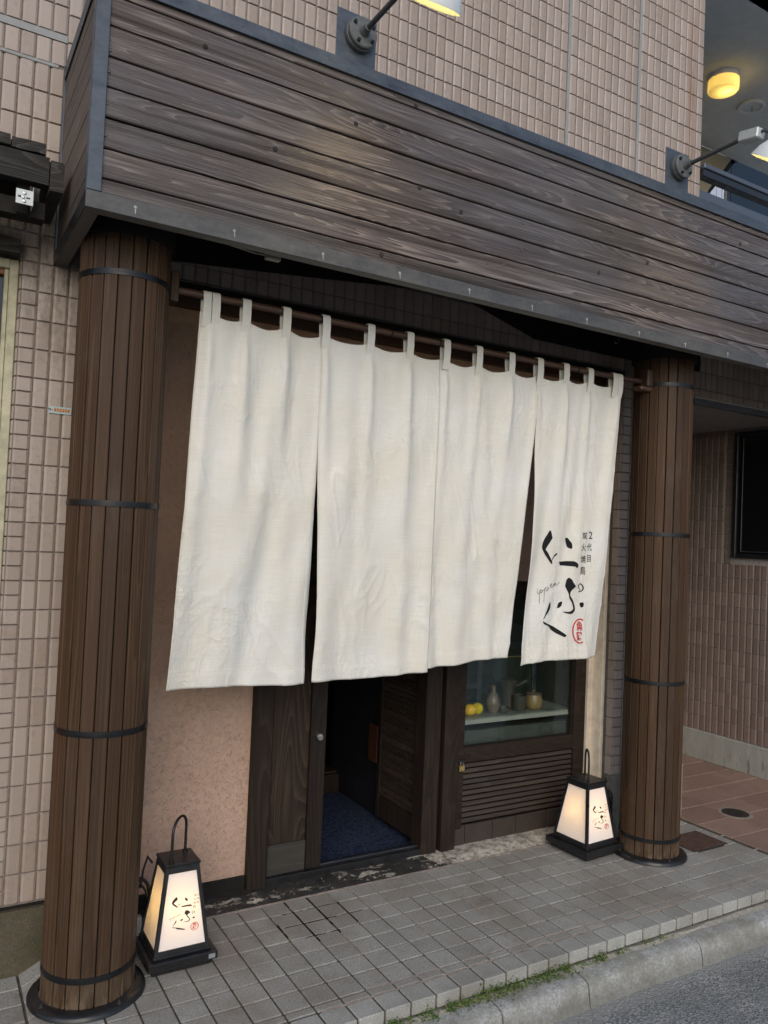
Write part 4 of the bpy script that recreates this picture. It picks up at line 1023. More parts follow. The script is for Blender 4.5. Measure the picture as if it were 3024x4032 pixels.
column(3.2684, 'round column clad in dark brown timber slats at the right, beside the drain grate', 0.005, 8)

# ================================================================== NOREN
YR, ZR = 2.75, 2.385
rod = thing('curtain_rod', 'brown timber curtain rod between the two columns', 'rod', (1.9, YR, ZR))
b = MB(); b.tube([(0.72, YR, ZR), (1.5, YR, ZR-0.004), (2.2, YR, ZR-0.004), (3.11, YR, ZR)], 0.0135, 14); b.build('pole', M['rodwood'], rod, smooth=True)
b = MB(); b.cbox(0.704, 0.734, 2.715, 2.785, 2.335, 2.442, 0.003); b.build('bracket', M['slat'], rod, label='upright timber block at the left end')
b = MB(); b.cbox(3.095, 3.133, 2.70, 2.76, 2.355, 2.442, 0.005); b.cbox(3.05, 3.135, 2.70, 2.76, 2.330, 2.356, 0.008); b.build('bracket', M['rodwood'], rod, label='L-shaped brown bracket at the right end')
for x in (1.30, 1.62, 1.86, 2.27, 2.66): 
    b = MB(); b.lathe([(0.0147, -0.004), (0.0147, 0.004)], n=14, M4=Matrix.Translation((x, YR, ZR-0.003)) @ Matrix.Rotation(PI/2, 4, 'Y')); b.build('rod_ring', M['door'], rod, smooth=True)

ncur = thing('noren_curtain', 'cream linen curtain hung by loops across the entrance, black brush lettering at right', 'curtain', (1.9, YR, 1.0))
TABS = [0.858, 0.991, 1.152, 1.319, 1.518, 1.706, 1.892, 2.065, 2.248, 2.418, 2.578, 2.736, 2.921]
SLITZ = {1: 1.993, 3: 2.158}
#  top-left, top-right, bottom-left, bottom-right x; bottom z left/right ; bottom y
PAN = [(0.822, 1.3035, 0.790, 1.352, 0.957, 0.950, 2.85, 2.85, 2.325, 2.322),
       (1.3035, 1.866, 1.368, 1.926, 0.950, 0.962, 2.85, 2.85, 2.322, 2.318),
       (1.862, 2.407, 1.925, 2.382, 0.984, 1.006, 2.852, 2.85, 2.318, 2.322),
       (2.407, 2.953, 2.466, 2.951, 0.968, 0.994, 2.852, 2.85, 2.322, 2.352)]
def lerp(a, c_, t): return a+(c_-a)*t
def sm01(t): t = min(max(t, 0), 1); return t*t*(3-2*t)
def pan_pt(pi, u, v):
    """u across 0..1, v down 0..1 -> world point on panel"""
    tl_, tr_, bl, br, zbl, zbr, ybl, ybr, ztl, ztr = PAN[pi]
    xt = lerp(tl_, tr_, u); xb = lerp(bl, br, u)
    # slits stay closed above their tips
    vv = v
    x = lerp(xt, xb, v)
    if pi == 0 or pi == 1:
        s_ = SLITZ[1]; zc = lerp(2.32, 0.955, v)
        mid = 1.3035+(v)*0.056
        if u > 0.5 and pi == 0: x = lerp(x, lerp(xt, mid if zc > s_ else lerp(mid, 1.352, sm01((s_-zc)/0.9)), 1) if u == 1 else x, 1.0)
    zt = lerp(ztl, ztr, u); zb = lerp(zbl, zbr, u)
    # scalloped top edge: lowest midway between loops
    ks = sorted(TABS, key=lambda t: abs(t-xt))[:2]; a_, b_ = min(ks), max(ks)
    if a_ <= xt <= b_:
        t = (xt-a_)/(b_-a_); dip = (0.018 if pi < 2 else 0.024)*(4*t*(1-t))
        if 0.98 < a_ < 1.16: dip *= 1.25
    else: dip = 0.0
    z = lerp(zt-dip, zb, v)
    # folds
    fade = math.exp(-v*3.0); low = 1-math.exp(-v*3.5)
    y = lerp(YR-0.004, lerp(ybl, ybr, u), v**1.15)
    tabw = 0.0
    for t in TABS: tabw += math.exp(-((xt-t)/0.020)**2)
    y += -0.010*tabw*fade*sm01(v*12)
    for t in TABS:                       # soft pleats that run down below each loop and drift sideways
        xx_ = xt+(v*0.05*math.sin(t*37))
        y += -0.016*math.exp(-((xx_-t)/(0.020+0.030*v))**2)*math.exp(-v*1.3)*sm01(v*8)
    q = Vector((xt*4.2+pi*13.7, v*1.1, 0.3)); y += 0.034*noise.noise(q)*(0.35+0.65*low)
    q = Vector((xt*10.5+v*1.6*math.sin(pi*2.1+1), v*0.9+pi*7, 1.7)); y += 0.030*noise.noise(q)*(0.45+0.55*low)
    # diagonal pulls and creases
    q = Vector(((xt+v*0.40)*9, (v*1.4-xt*0.6)*3.0, 5.1+pi)); y += 0.0075*noise.noise(q)*(0.3+0.9*low)
    am = max(0.0, noise.noise(Vector((xt*3.1, v*4.0, 31.0+pi)))+0.12)
    q = Vector(((xt-v*0.50)*13, (v*1.2+xt)*2.6, 9.1+pi)); n_ = noise.noise(q); y += -0.016*am*max(0, 1-abs(n_)*3.5)**2*(0.25+0.75*sm01((v-0.2)*2))
    am = max(0.0, noise.noise(Vector((xt*4.1, v*6.0, 51.0+pi)))+0.05)
    q = Vector(((xt+v*0.8)*17, (v-xt*.5)*7, 2.1+pi)); n_ = noise.noise(q); y += -0.0045*am*max(0, 1-abs(n_)*3.5)**2*sm01((v-0.3)*2.5)
    # the slit between the first two panels gapes
    if pi in (0, 1):
        q_ = min(max((SLITZ[1]-z)/(SLITZ[1]-0.95), 0.0), 1.0); g_ = 0.0125*sm01(q_/0.55)*(1-0.75*sm01((q_-0.8)/0.2))
        if pi == 0: x -= g_*u**6
        else: x += g_*(1-u)**6
    # edges curl and bottom wave
    z += 0.0045*math.sin(u*5.5+pi*1.9)*v
    x += 0.004*noise.noise(Vector((z*3.3, pi*5.0, u*0.6)))*v
    # hem
    if v > 0.955: y -= 0.0016
    return Vector((x, y, z))
def xmid(pi, v):
    pass
def pan_fix(pi, u, v):
    """close the slits above their tips by pulling the meeting edges together"""
    p = pan_pt(pi, u, v)
    def meet(pa, pb, tip, ua):
        # ua: fraction toward edge
        z = p.z
        a = pan_pt(pa, 1.0, v); c_ = pan_pt(pb, 0.0, v); mid = (a+c_)/2
        if tip is None: k = 1.0
        else: k = 1-sm01((tip-z)/0.5)
        return (mid, k)
    out = p.copy()
    for (edge_u, pa, pb, tip) in ((1.0, pi, pi+1, {0: SLITZ[1], 1: 'flat', 2: SLITZ[3]}.get(pi)), (0.0, pi-1, pi, {1: SLITZ[1], 2: 'flat', 3: SLITZ[3]}.get(pi))):
        if pa < 0 or pb > 3: continue
        e = pan_pt(pi, edge_u, v); a = pan_pt(pa, 1.0, v); c_ = pan_pt(pb, 0.0, v)
        if tip == 'flat':
            tgt = Vector(((a.x+c_.x)/2, (a.y+c_.y)/2+(0.004 if pi == 2 else -0.002), e.z)); k = 1-0.55*sm01(v)
            if v > 0.6: k *= 1
        else:
            tgt = Vector(((a.x+c_.x)/2, (a.y+c_.y)/2, e.z)); k = 1-sm01((tip-e.z)/0.45)
        near_ = (u if edge_u == 1.0 else 1-u)
        wgt = sm01((near_-0.72)/0.28)
        if edge_u == 1.0 and pi == 0 and tip != 'flat': k = k**1.6
        out += (tgt-e)*k*wgt
    return out
GRID = {}
for pi in range(4):
    nu, nv = 84, 170; vs = []
    for j in range(nv+1):
        for i in range(nu+1): vs.append(pan_fix(pi, i/nu, j/nv))
    GRID[pi] = (nu, nv, vs)
    b = MB(); b.add(vs, [(j*(nu+1)+i, (j+1)*(nu+1)+i, (j+1)*(nu+1)+i+1, j*(nu+1)+i+1) for j in range(nv) for i in range(nu)])
    o = b.build('curtain_panel', M['cloth'], ncur, smooth=True)
    if pi == 3: o['label'] = 'right panel with black brush lettering and red seal'
    md = o.modifiers.new('thickness', 'SOLIDIFY'); md.thickness = 0.0012; md.offset = 0
    # hem and side seams: thin raised lines
    s_ = MB()
    def G(i, j): return vs[j*(nu+1)+i]
    jh = int(nv*0.958)
    s_.tube([G(i, jh)+Vector((0, -0.0011, 0)) for i in range(0, nu+1, 1)], 0.0009, 5)
    for ii in (1, nu-1):
        s_.tube([G(ii, j)+Vector((0, -0.0009, 0)) for j in range(3, nv+1, 2)], 0.0009, 5)
    s_.build('seam', M['cloth'], o, smooth=True)
CUR = [o for o in ncur.children]
# loops
for k, t in enumerate(TABS):
    first, last = k == 0, k == len(TABS)-1
    w_ = 0.033 if k < 9 else 0.035
    xs_ = [t]
    if first: xs_ = [0.842, 0.876]; w_ = 0.030
    if last: xs_ = [2.903, 2.938]; w_ = 0.033
    if k in (3, 6, 9): xs_ = [t]
    for xt in xs_:
        b = MB(); path = []
        zt = 2.325 if k < 11 else 2.335
        R_ = 0.0155
        path.append((YR-0.008, zt-0.055)); path.append((YR-0.0165, zt-0.02)); path.append((YR-0.019, zt+0.02))
        for q in range(9):
            a = PI-PI*q/8; path.append((YR+R_*math.cos(a)*1.1, ZR+0.002+R_*math.sin(a)))
        path.append((YR+0.016, zt+0.02)); path.append((YR+0.012, zt-0.02)); path.append((YR+0.004, zt-0.045))
        n = len(path); sk = rj(0.004)
        vs = []
        for th in (0, 1):
            for i, (y, z) in enumerate(path):
                nrm_y = (y-YR); ln = math.hypot(y-YR, max(z-ZR, 0)+1e-6) or 1
                oy, oz = ((y-YR)/ln*0.0014*th, (max(z-ZR, 0))/ln*0.0014*th)
                sh = sk*(1-abs(i-n/2)/(n/2))
                wv_ = w_/2*(0.94 if 4 < i < n-5 else 1.0)
                vs += [(xt-wv_+sh, y-oy, z-oz), (xt+wv_+sh, y-oy, z-oz)]
        m_ = 2*n; f = []
        for i in range(n-1):
            f.append((2*i, 2*i+1, 2*i+3, 2*i+2)); f.append((m_+2*i, m_+2*i+2, m_+2*i+3, m_+2*i+1))
            f.append((2*i, 2*i+2, m_+2*i+2, m_+2*i)); f.append((2*i+1, m_+2*i+1, m_+2*i+3, 2*i+3))
        f += [(0, m_, m_+1, 1), (2*n-2, 2*n-1, m_+2*n-1, m_+2*n-2)]
        b.add(vs, f)
        lo = b.build('loop', M['cloth'], ncur, smooth=True)
# centre seam cord between panel two and three
# ================================================================== LETTERING
# strokes traced in a 1313 x 2212 tracing frame; u right, v down
STROKES = [
 [(292,302),(322,385),(318,425),(232,552),(255,600),(318,720),(314,762),(232,655),(190,570),(183,520),(205,440),(250,360)],
 [(312,728),(335,665),(360,630),(388,613),(385,635),(350,665),(330,700)],
 [(500,412),(530,410),(550,445),(572,490),(570,550),(548,550),(522,530),(510,490)],
 [(415,738),(430,730),(520,722),(610,725),(655,742),(675,775),(668,810),(652,816),(645,800),(655,772),(625,752),(560,745),(490,757),(435,785)],
 [(540,948),(590,975),(615,1020),(640,1065),(600,1110),(575,1140),(568,1190),(605,1260),(632,1370),(615,1415),(580,1442),(520,1435),(465,1412),(545,1412),(590,1395),(608,1365),(590,1290),(550,1210),(552,1120),(535,1095),(495,1068),(500,1020),(512,975)],
 [(440,1275),(458,1278),(452,1320),(425,1355),(392,1360),(392,1335),(410,1290)],
 [(715,1285),(748,1292),(748,1335),(722,1355),(700,1335),(695,1295)],
 [(292,1278),(298,1340),(280,1400),(240,1460),(203,1520),(222,1462),(248,1398)],
 [(195,1538),(215,1552),(270,1580),(380,1635),(510,1725),(514,1742),(495,1757),(470,1750),(320,1670),(275,1610),(215,1582),(198,1555)],
]
RING = [((678,1078),10),((682,1045),11),((702,1028),12),((728,1048),14),((744,1080),17),((738,1112),16),((712,1134),12),((680,1144),7),((703,1116),7),((690,1098),9),((678,1078),10)]
SCRIPT1 = [[(125,1112),(120,1160),(135,1172),(152,1135)], [(124,1098),(127,1102)], [(160,1108),(152,1200),(147,1300)], [(153,1145),(175,1108),(192,1122),(180,1150),(160,1160),(195,1128),(225,1100)],
  [(224,1085),(213,1180),(209,1280)], [(218,1115),(245,1080),(268,1088),(262,1118),(235,1135),(280,1085)], [(292,1065),(318,1045),(312,1028),(298,1040),(300,1072),(320,1080),(340,1055)], [(340,1055),(348,1020),(342,1062),(368,1015),(362,1048),(388,1050),(425,1005)]]
SCRIPT2 = [[(125,1152),(120,1190),(135,1202),(152,1175)], [(160,1140),(152,1220),(147,1310)], [(153,1175),(178,1140),(195,1152),(180,1180),(160,1185),(200,1160),(225,1130)],
  [(228,1115),(215,1200),(212,1290)], [(220,1150),(248,1115),(270,1122),(262,1148),(238,1160),(285,1115)], [(290,1100),(284,1135),(305,1130),(315,1095),(312,1130),(335,1115)], [(352,1010),(338,1120),(362,1075),(348,1095),(372,1110)], [(385,1065),(378,1100),(398,1098),(408,1060),(405,1092),(432,1070)]]
def thick(poly, w_):
    """turn a polyline into small quads"""
    out = []
    for (a, c_) in zip(poly[:-1], poly[1:]):
        wa, wb = (w_, w_)
        if isinstance(a[0], tuple): (a, wa), (c_, wb) = a, c_
        dx, dy = c_[0]-a[0], c_[1]-a[1]; L_ = math.hypot(dx, dy) or 1; nx_, ny_ = -dy/L_, dx/L_; ex, ey = dx/L_*wa*0.35, dy/L_*wa*0.35
        out.append([(a[0]-ex+nx_*wa/2, a[1]-ey+ny_*wa/2), (c_[0]+ex+nx_*wb/2, c_[1]+ey+ny_*wb/2), (c_[0]+ex-nx_*wb/2, c_[1]+ey-ny_*wb/2), (a[0]-ex-nx_*wa/2, a[1]-ey-ny_*wa/2)])
    return out
def glyph(ch, cx, cyy, w_, h_, bold=0.0):
    """mesh triangles of a font glyph fitted to a box in the tracing frame"""
    cu = bpy.data.curves.new('g', 'FONT'); cu.body = ch; cu.size = 1.0; cu.resolution_u = 3; cu.offset = bold
    o = bpy.data.objects.new('g', cu); C.objects.link(o)
    dg = bpy.context.evaluated_depsgraph_get(); me = bpy.data.meshes.new_from_object(o.evaluated_get(dg))
    V = [(v.co.x, v.co.y) for v in me.vertices]; Fs = [tuple(p.vertices) for p in me.polygons]
    bpy.data.objects.remove(o); bpy.data.curves.remove(cu); bpy.data.meshes.remove(me)
    if not V: return [], []
    x0, x1 = min(v[0] for v in V), max(v[0] for v in V); y0, y1 = min(v[1] for v in V), max(v[1] for v in V)
    sx, sy_ = w_/max(x1-x0, 1e-6), h_/max(y1-y0, 1e-6)
    return [(cx+(v[0]-(x0+x1)/2)*sx, cyy-(v[1]-(y0+y1)/2)*sy_) for v in V], Fs
import bmesh
def tess(polys):
    """triangulate and refine 2d polygons -> verts, faces"""
    V, Fs = [], []
    for p in polys:
        bm = bmesh.new(); vs = [bm.verts.new((x, y, 0)) for x, y in p]
        try: bm.faces.new(vs)
        except Exception: bm.free(); continue
        bmesh.ops.triangulate(bm, faces=bm.faces)
        base = len(V); bm.verts.index_update()
        V += [(v.co.x, v.co.y) for v in bm.verts]; Fs += [tuple(base+v.index for v in f.verts) for f in bm.faces]; bm.free()
    return V, Fs
def refine(V, Fs, maxlen):
    bm = bmesh.new(); vs = [bm.verts.new((x, y, 0)) for x, y in V]
    for f in Fs:
        if len(set(f)) >= 3:
            try: bm.faces.new([vs[i] for i in f])
            except Exception: pass
    bmesh.ops.triangulate(bm, faces=bm.faces[:])
    for _ in range(5):
        es = [e for e in bm.edges if e.calc_length() > maxlen]
        if not es: break
        bmesh.ops.subdivide_edges(bm, edges=es, cuts=1); bmesh.ops.triangulate(bm, faces=bm.faces[:])
    bm.verts.index_update(); V = [(v.co.x, v.co.y) for v in bm.verts]; Fs = [tuple(v.index for v in f.verts) for f in bm.faces]; bm.free()
    return V, Fs
def smooth_poly(p, k=3):
    n = len(p); out = []
    for i in range(n):
        p0, p1, p2, p3 = [Vector(p[(i+d) % n]) for d in (-1, 0, 1, 2)]
        for q in range(k):
            t = q/k; t2, t3 = t*t, t*t*t
            c_ = 0.5*((2*p1)+(-p0+p2)*t+(2*p0-5*p1+4*p2-p3)*t2+(-p0+3*p1-3*p2+p3)*t3)*1.0
            out.append(tuple(c_))
    return out
def logo(curtain=True):
    out = {}
    P = [smooth_poly(s, 3) for s in STROKES]+thick(RING, 0)
    out['brush_lettering'] = (tess(P), 'ink' if curtain else 'ink_lamp')
    sc = SCRIPT1 if curtain else SCRIPT2
    q = []
    for s in sc: q += thick(s, 4.5 if curtain else 6)
    out['script_lettering'] = (tess(q), 'ink' if curtain else 'ink_pale')
    V, Fs = [], []
    small = [('２' if not curtain else '2', 845, 372, 46, 98), ('代', 827, 535, 62, 98), ('目', 822, 688, 44, 95), ('炭', 764, 378, 66, 100), ('火', 750, 536, 62, 100), ('焼', 745, 697, 68, 100), ('鳥', 736, 852, 76, 115)]
    for ch, cx, cyy, w_, h_ in small:
        if not curtain: w_ *= 1.05; h_ *= 0.92
        v, f = glyph(ch, cx, cyy, w_, h_, 0.004 if curtain else 0.0); b0 = len(V); V += v; Fs += [tuple(b0+i for i in ff) for ff in f]
    out['small_lettering'] = ((V, Fs), 'ink' if curtain else 'ink_soft')
    V, Fs = [], []
    if curtain: cx, cyy, rx, ry, clipx = 700, 1675, 97, 162, 742
    else: cx, cyy, rx, ry, clipx = 745, 1695, 92, 165, 9999
    pts = []
    for i in range(49):
        a = 2*PI*i/48; x = cx+rx*math.cos(a); y = cyy+ry*math.sin(a)
        pts.append((x, y))
    qs = []
    for a, c_ in zip(pts[:-1], pts[1:]):
        if max(a[0], c_[0]) > clipx: continue
        qs += thick([a, c_], 17)
    V, Fs = tess(qs)
    gx = 690 if curtain else 745; gw = 84 if curtain else 110
    for ch, gy, gh in (('魚', 1605, 118), ('鶏', 1745, 118)):
        v, f = glyph(ch, gx+(3 if gy < 1700 else 0), gy, gw, gh+14, 0.018); b0 = len(V); V += v; Fs += [tuple(b0+i for i in ff) for ff in f]
    out['red_seal'] = ((V, Fs), 'ink_red')
    return out
# curtain: tracing frame -> world x,z on the panel, then press on to the cloth
nu, nv, GV = GRID[3]
GXN = np.array([[v.x, v.y, v.z] for v in GV]).reshape(nv+1, nu+1, 3)
flat = GXN[:, :, [0, 2]].reshape(-1, 2)
def cloth_y(x, z):
    d = ((flat-np.array([x, z]))**2).sum(1); k = int(d.argmin()); j, i = divmod(k, nu+1)
    best = None
    for jj in (j-1, j):
        for ii in (i-1, i):
            if 0 <= jj < nv and 0 <= ii < nu:
                A, B, D = GXN[jj, ii], GXN[jj, ii+1], GXN[jj+1, ii]
                # local affine coordinates
                m_ = np.array([[B[0]-A[0], D[0]-A[0]], [B[2]-A[2], D[2]-A[2]]])
                try: s_, t_ = np.linalg.solve(m_, np.array([x-A[0], z-A[2]]))
                except Exception: continue
                e = max(-s_, s_-1, -t_, t_-1, 0)
                y = A[1]+s_*(B[1]-A[1])+t_*(D[1]-A[1])
                if best is None or e < best[0]: best = (e, y)
    return best[1] if best else float(GXN[j, i, 1])
def logo_world(u, v):
    # unproject the traced pixel on to the panel (two steps of fixed point on the cloth depth)
    px, py = 2080+u*0.2894, 2000+v*0.2894
    d = Fv+Rv*((px-1512)/F_PX)+Uv*((2016-py)/F_PX); y = 2.82
    for _ in range(3):
        t = y/d.y; x, z = d.x*t, CAMZ+d.z*t; y = cloth_y(x, z)
    return Vector((x, y-0.0022, z))
pan4 = CUR[3]
for nm, ((V, Fs), mt) in logo(True).items():
    V, Fs = refine(V, Fs, 30)
    b = MB(); b.add([logo_world(u, v) for u, v in V], Fs); b.build(nm, M[mt], pan4)

# ================================================================== LANTERNS
def lantern(x, y, rz, z0, s, label):
    t = thing('floor_lantern', label, 'lantern', (x, y, z0), rz, group='lit floor lanterns in front of the restaurant')
    H, wb, wt, pl_ = 0.355, 0.098*s, 0.060*s, 0.123*s
    zb = 0.062
    b = MB(); b.cbox(-pl_*0.86, pl_*0.86, -pl_*0.86, pl_*0.86, 0.0, 0.022, 0.003); b.build('foot', M['blackpaint'], t, local=True)
    b = MB(); b.cbox(-pl_, pl_, -pl_, pl_, 0.0225, 0.050, 0.003); b.cbox(-wb-0.006, wb+0.006, -wb-0.006, wb+0.006, 0.0505, 0.060, 0.003); b.build('base_plate', M['blackpaint'], t, local=True)
    b = MB(); b.cbox(-wt-0.004, wt+0.004, -wt-0.004, wt+0.004, H-0.010, H, 0.002); b.build('top_plate', M['blackpaint'], t, local=True)
    # four corner bars plus head and foot rails
    fr_ = MB(); th = 0.013
    def ring(z):
        k = (z-zb)/(H-0.010-zb); return lerp(wb, wt, k)
    for sx in (-1, 1):
        for sy_ in (-1, 1):
            lo, hi = ring(zb-0.002), ring(H-0.01)
            p = [(sx*lo, sy_*lo), (sx*(lo-th), sy_*lo), (sx*(lo-th), sy_*(lo-th)), (sx*lo, sy_*(lo-th))]; q = [(sx*hi, sy_*hi), (sx*(hi-th), sy_*hi), (sx*(hi-th), sy_*(hi-th)), (sx*hi, sy_*(hi-th))]
            fr_.add([(a, c_, 0.060) for a, c_ in p]+[(a, c_, H-0.0095) for a, c_ in q], [(0, 1, 2, 3), (4, 5, 6, 7), (0, 1, 5, 4), (1, 2, 6, 5), (2, 3, 7, 6), (3, 0, 4, 7)])
    for (za, zc) in ((0.060, 0.075), (H-0.032, H-0.0095)):
        for sy_ in (-1, 1):
            for ax in (0, 1):
                ra, rc = ring(za)-0.0006, ring(zc)-0.0006
                vs = []
                for z, r in ((za, ra), (zc, rc)):
                    for dd in (0, th-0.002):
                        for e in (-1, 1):
                            a, c_ = e*(r-th), sy_*(r-dd)
                            vs.append((a, c_, z) if ax == 0 else (c_, a, z))
                fr_.add(vs, [(0, 1, 3, 2), (4, 6, 7, 5), (0, 4, 5, 1), (2, 3, 7, 6), (0, 2, 6, 4), (1, 5, 7, 3)])
    fr_.build('frame', M['blackpaint'], t, local=True)
    pans = []
    for k in range(4):
        R_ = Matrix.Rotation(k*PI/2, 4, 'Z'); b = MB(); i1, i2 = 0.0045, 0.0065
        za, zc = 0.068, H-0.02; ra, rc = ring(za), ring(zc)
        vs = [(-ra+0.006, -ra+i1, za), (ra-0.006, -ra+i1, za), (rc-0.006, -rc+i1, zc), (-rc+0.006, -rc+i1, zc), (-ra+0.006, -ra+i2, za), (ra-0.006, -ra+i2, za), (rc-0.006, -rc+i2, zc), (-rc+0.006, -rc+i2, zc)]
        vs = [R_ @ Vector(v) for v in vs]
        b.add(vs, [(0, 1, 2, 3), (4, 7, 6, 5), (0, 4, 5, 1), (1, 5, 6, 2), (2, 6, 7, 3), (3, 7, 4, 0)]); pans.append(b.build('panel', M['paper'], t, local=True))
    hx, hy, hr = 0.66, 0.75, 0.056*s
    hd = [(-hx*hr, -hy*hr, H-0.002), (-hx*hr, -hy*hr, H+0.075)]+[(-hx*hr*math.cos(a), -hy*hr*math.cos(a), H+0.095+0.048*math.sin(a)) for a in [PI*q/10 for q in range(0, 11)]]+[(hx*hr, hy*hr, H+0.075), (hx*hr, hy*hr, H-0.002)]
    b = MB(); b.tube(hd, 0.0052, 10)
    for e in (-1, 1): b.lathe([(0.009, 0), (0.009, 0.006), (0.0055, 0.008)], e*hx*hr, e*hy*hr, H, 12)
    b.build('handle', M['blackpaint'], t, smooth=True, local=True)
    # print on the front panel
    front = pans[0]
    def fr_map(u, v):
        fu = (u-492)/755.0; fv_ = (v-302)/1538.0
        z = lerp(0.243, 0.123, fv_) ; r = ring(z); a = (fu)*0.110*s+0.008*s
        return (a, -r+i1-0.0006, z)
    for nm, ((V, Fs), mt) in logo(False).items():
        V, Fs = refine(V, Fs, 400); b = MB(); b.add([fr_map(u, v) for u, v in V], Fs); b.build(nm, M[mt], front, local=True)
    if s < 1.05: b = MB(); b.add([(pl_-0.034, -pl_-0.0004, 0.028), (pl_-0.010, -pl_-0.0004, 0.028), (pl_-0.010, -pl_-0.0004, 0.044), (pl_-0.034, -pl_-0.0004, 0.044)], [(0, 1, 2, 3)]); b.build('sticker', M['label_grey'], t, local=True)
    lo = pl_light('lantern_bulb', (0, 0, 0), 1.05, (1.0, 0.68, 0.20), 0.009); lo.parent = t; lo.location = (0, 0.0, 0.195)
    return t
lantern(0.868, 2.832, 0.0, 0.0, 1.0, 'lit black-framed floor lantern with an arched handle, standing by the left column')
lantern(2.985, 2.915, math.radians(4), 0.006, 1.12, 'lit black-framed floor lantern standing by the right column in front of the louvres')
# cables
def coil(x, y, loops, label, seed, z0=0.0):
    rnd_ = random.Random(seed); b = MB()
    for k in range(loops):
        cx, cz, r = x+rnd_.uniform(-.012, .012), z0+0.14+rnd_.uniform(-.02, .02), rnd_.uniform(0.055, 0.085); yy_ = y+rnd_.uniform(-.02, .02); pts = []
        el = rnd_.uniform(1.1, 1.5)
        for i in range(25):
            a = 2*PI*i/24; pts.append((cx+r*0.62*math.cos(a), yy_+0.015*math.sin(a*2+k), cz+r*el*math.sin(a)))
        b.tube(pts, 0.0042, 7, caps=False)
    b.tube([(x-.03, y, z0+0.05), (x-0.05, y-0.02, z0+0.01), (x-0.10, y-0.03, z0+0.006)], 0.0042, 7)
    b.tube([(x, y, z0+0.2), (x+0.01, y+0.01, z0+0.26), (x+0.03, y+0.03, z0+0.30), (x+0.05, y+0.04, z0+0.27)], 0.0042, 7)
    o = b.build('power_cable', M['cable'], origin=(x, y, z0), smooth=True); tag(o, label, 'cable'); return o
coil(3.215, 3.0, 6, 'coiled black power cable between the right lantern and the right column', 4)
coil(0.775, 2.98, 6, 'coiled black power cable behind the left lantern and the left column', 9)
b = MB(); b.cbox(0.752, 0.775, 2.93, 2.96, 0.035, 0.115, 0.003); o = b.build('power_socket', M['label_grey'], origin=(0.76, 2.94, 0.0)); tag(o, 'grey plug socket among the cables behind the left column', 'socket')

# ================================================================== WALL LAMPS
def wall_lamp(x, label, ang):
    t = thing('arm_lamp', label, 'wall lamp', (x, 2.44, ZT+0.02), group='arm lamps on top of the fascia')
    b = MB(); b.cbox(x-0.084, x+0.074, 2.436, 2.440, ZT-0.004, ZT+0.190, 0.001); b.build('mounting_plate', M['zinc'], t)
    zc = ZT+0.110
    MX = Matrix.Translation((x+0.004, 2.436, zc)) @ Matrix.Rotation(PI/2, 4, 'X')
    b = MB(); b.lathe([(0.058, 0), (0.060, 0.004), (0.058, 0.018), (0.055, 0.0185), (0.055, 0.034), (0.051, 0.038), (0.0, 0.040)], n=36, M4=MX); b.build('junction_housing', M['lampgrey'], t, smooth=True)
    for a in (0.6, 2.6, 4.2, 5.6):
        b = MB(); b.lathe([(0.0065, 0.036), (0.0065, 0.046), (0.0, 0.046)], 0.043*math.cos(a), 0.043*math.sin(a), 0, 8, M4=MX); b.build('screw', M['blackmetal'], t)
    b = MB(); b.lathe([(0.022, 0.038), (0.017, 0.050), (0.014, 0.062), (0.014, 0.070)], n=20, M4=MX); b.build('gland', M['lampgrey'], t, smooth=True)
    b = MB(); y1 = 2.115
    b.tube([(x+0.006, 2.376, zc), (x+0.010, y1, zc+0.006)], 0.0095, 12); b.build('arm', M['armgrey'], t, smooth=True)
    # head: clamp, neck, enamel shade with a lit bulb, aimed back at the fascia
    b = MB(); b.cbox(-0.022, 0.030, -0.085, 0.01, -0.020, 0.024, 0.005, M4=Matrix.Translation((x+0.012, y1-0.005, zc+0.008)) @ Matrix.Rotation(0.15, 4, 'X')); b.build('clamp', M['white_metal'], t)
    hc = Vector((x+0.035, y1-0.135, zc-0.112))
    b = MB(); b.tube([(x+0.014, y1-0.075, zc+0.0), (x+0.02, y1-0.10, zc+0.006), hc+Vector((0, -0.030, 0.070))], 0.008, 10); b.build('neck', M['armgrey'], t, smooth=True)
    RT = Matrix.Translation(hc) @ Matrix.Rotation(math.radians(ang), 4, 'X')
    b = MB(); b.lathe([(0.014, 0.072), (0.026, 0.066), (0.050, 0.046), (0.072, 0.016), (0.084, -0.014), (0.086, -0.022), (0.083, -0.022), (0.070, 0.010), (0.048, 0.040), (0.024, 0.058), (0.0, 0.062)], n=36, M4=RT, cap=False); b.build('shade', M['shadewhite'], t, smooth=True)
    b = MB(); b.lathe([(0.0, 0.056), (0.030, 0.034), (0.052, 0.010), (0.056, 0.002), (0.0, 0.000)], n=28, M4=RT, cap=False); b.build('bulb', M['bulb'], t, smooth=True)
    p_ = RT @ Vector((0, 0, -0.03)); sp_ = bpy.data.lights.new('lamp_beam', 'SPOT'); sp_.energy = 6.0; sp_.color = (1.0, 0.78, 0.45); sp_.spot_size = math.radians(75); sp_.spot_blend = 0.9; sp_.shadow_soft_size = 0.04
    lo = bpy.data.objects.new('lamp_beam', sp_); C.objects.link(lo); lo.parent = t; lo.location = p_-root_org(t)
    lo.rotation_euler = (RT.to_3x3()).to_euler()
    return t
wall_lamp(1.246, 'grey arm lamp above the middle of the fascia, its shade at the top edge', 33)
wall_lamp(2.945, 'grey arm lamp near the end of the tiled wall, white shade at the right edge', 33)

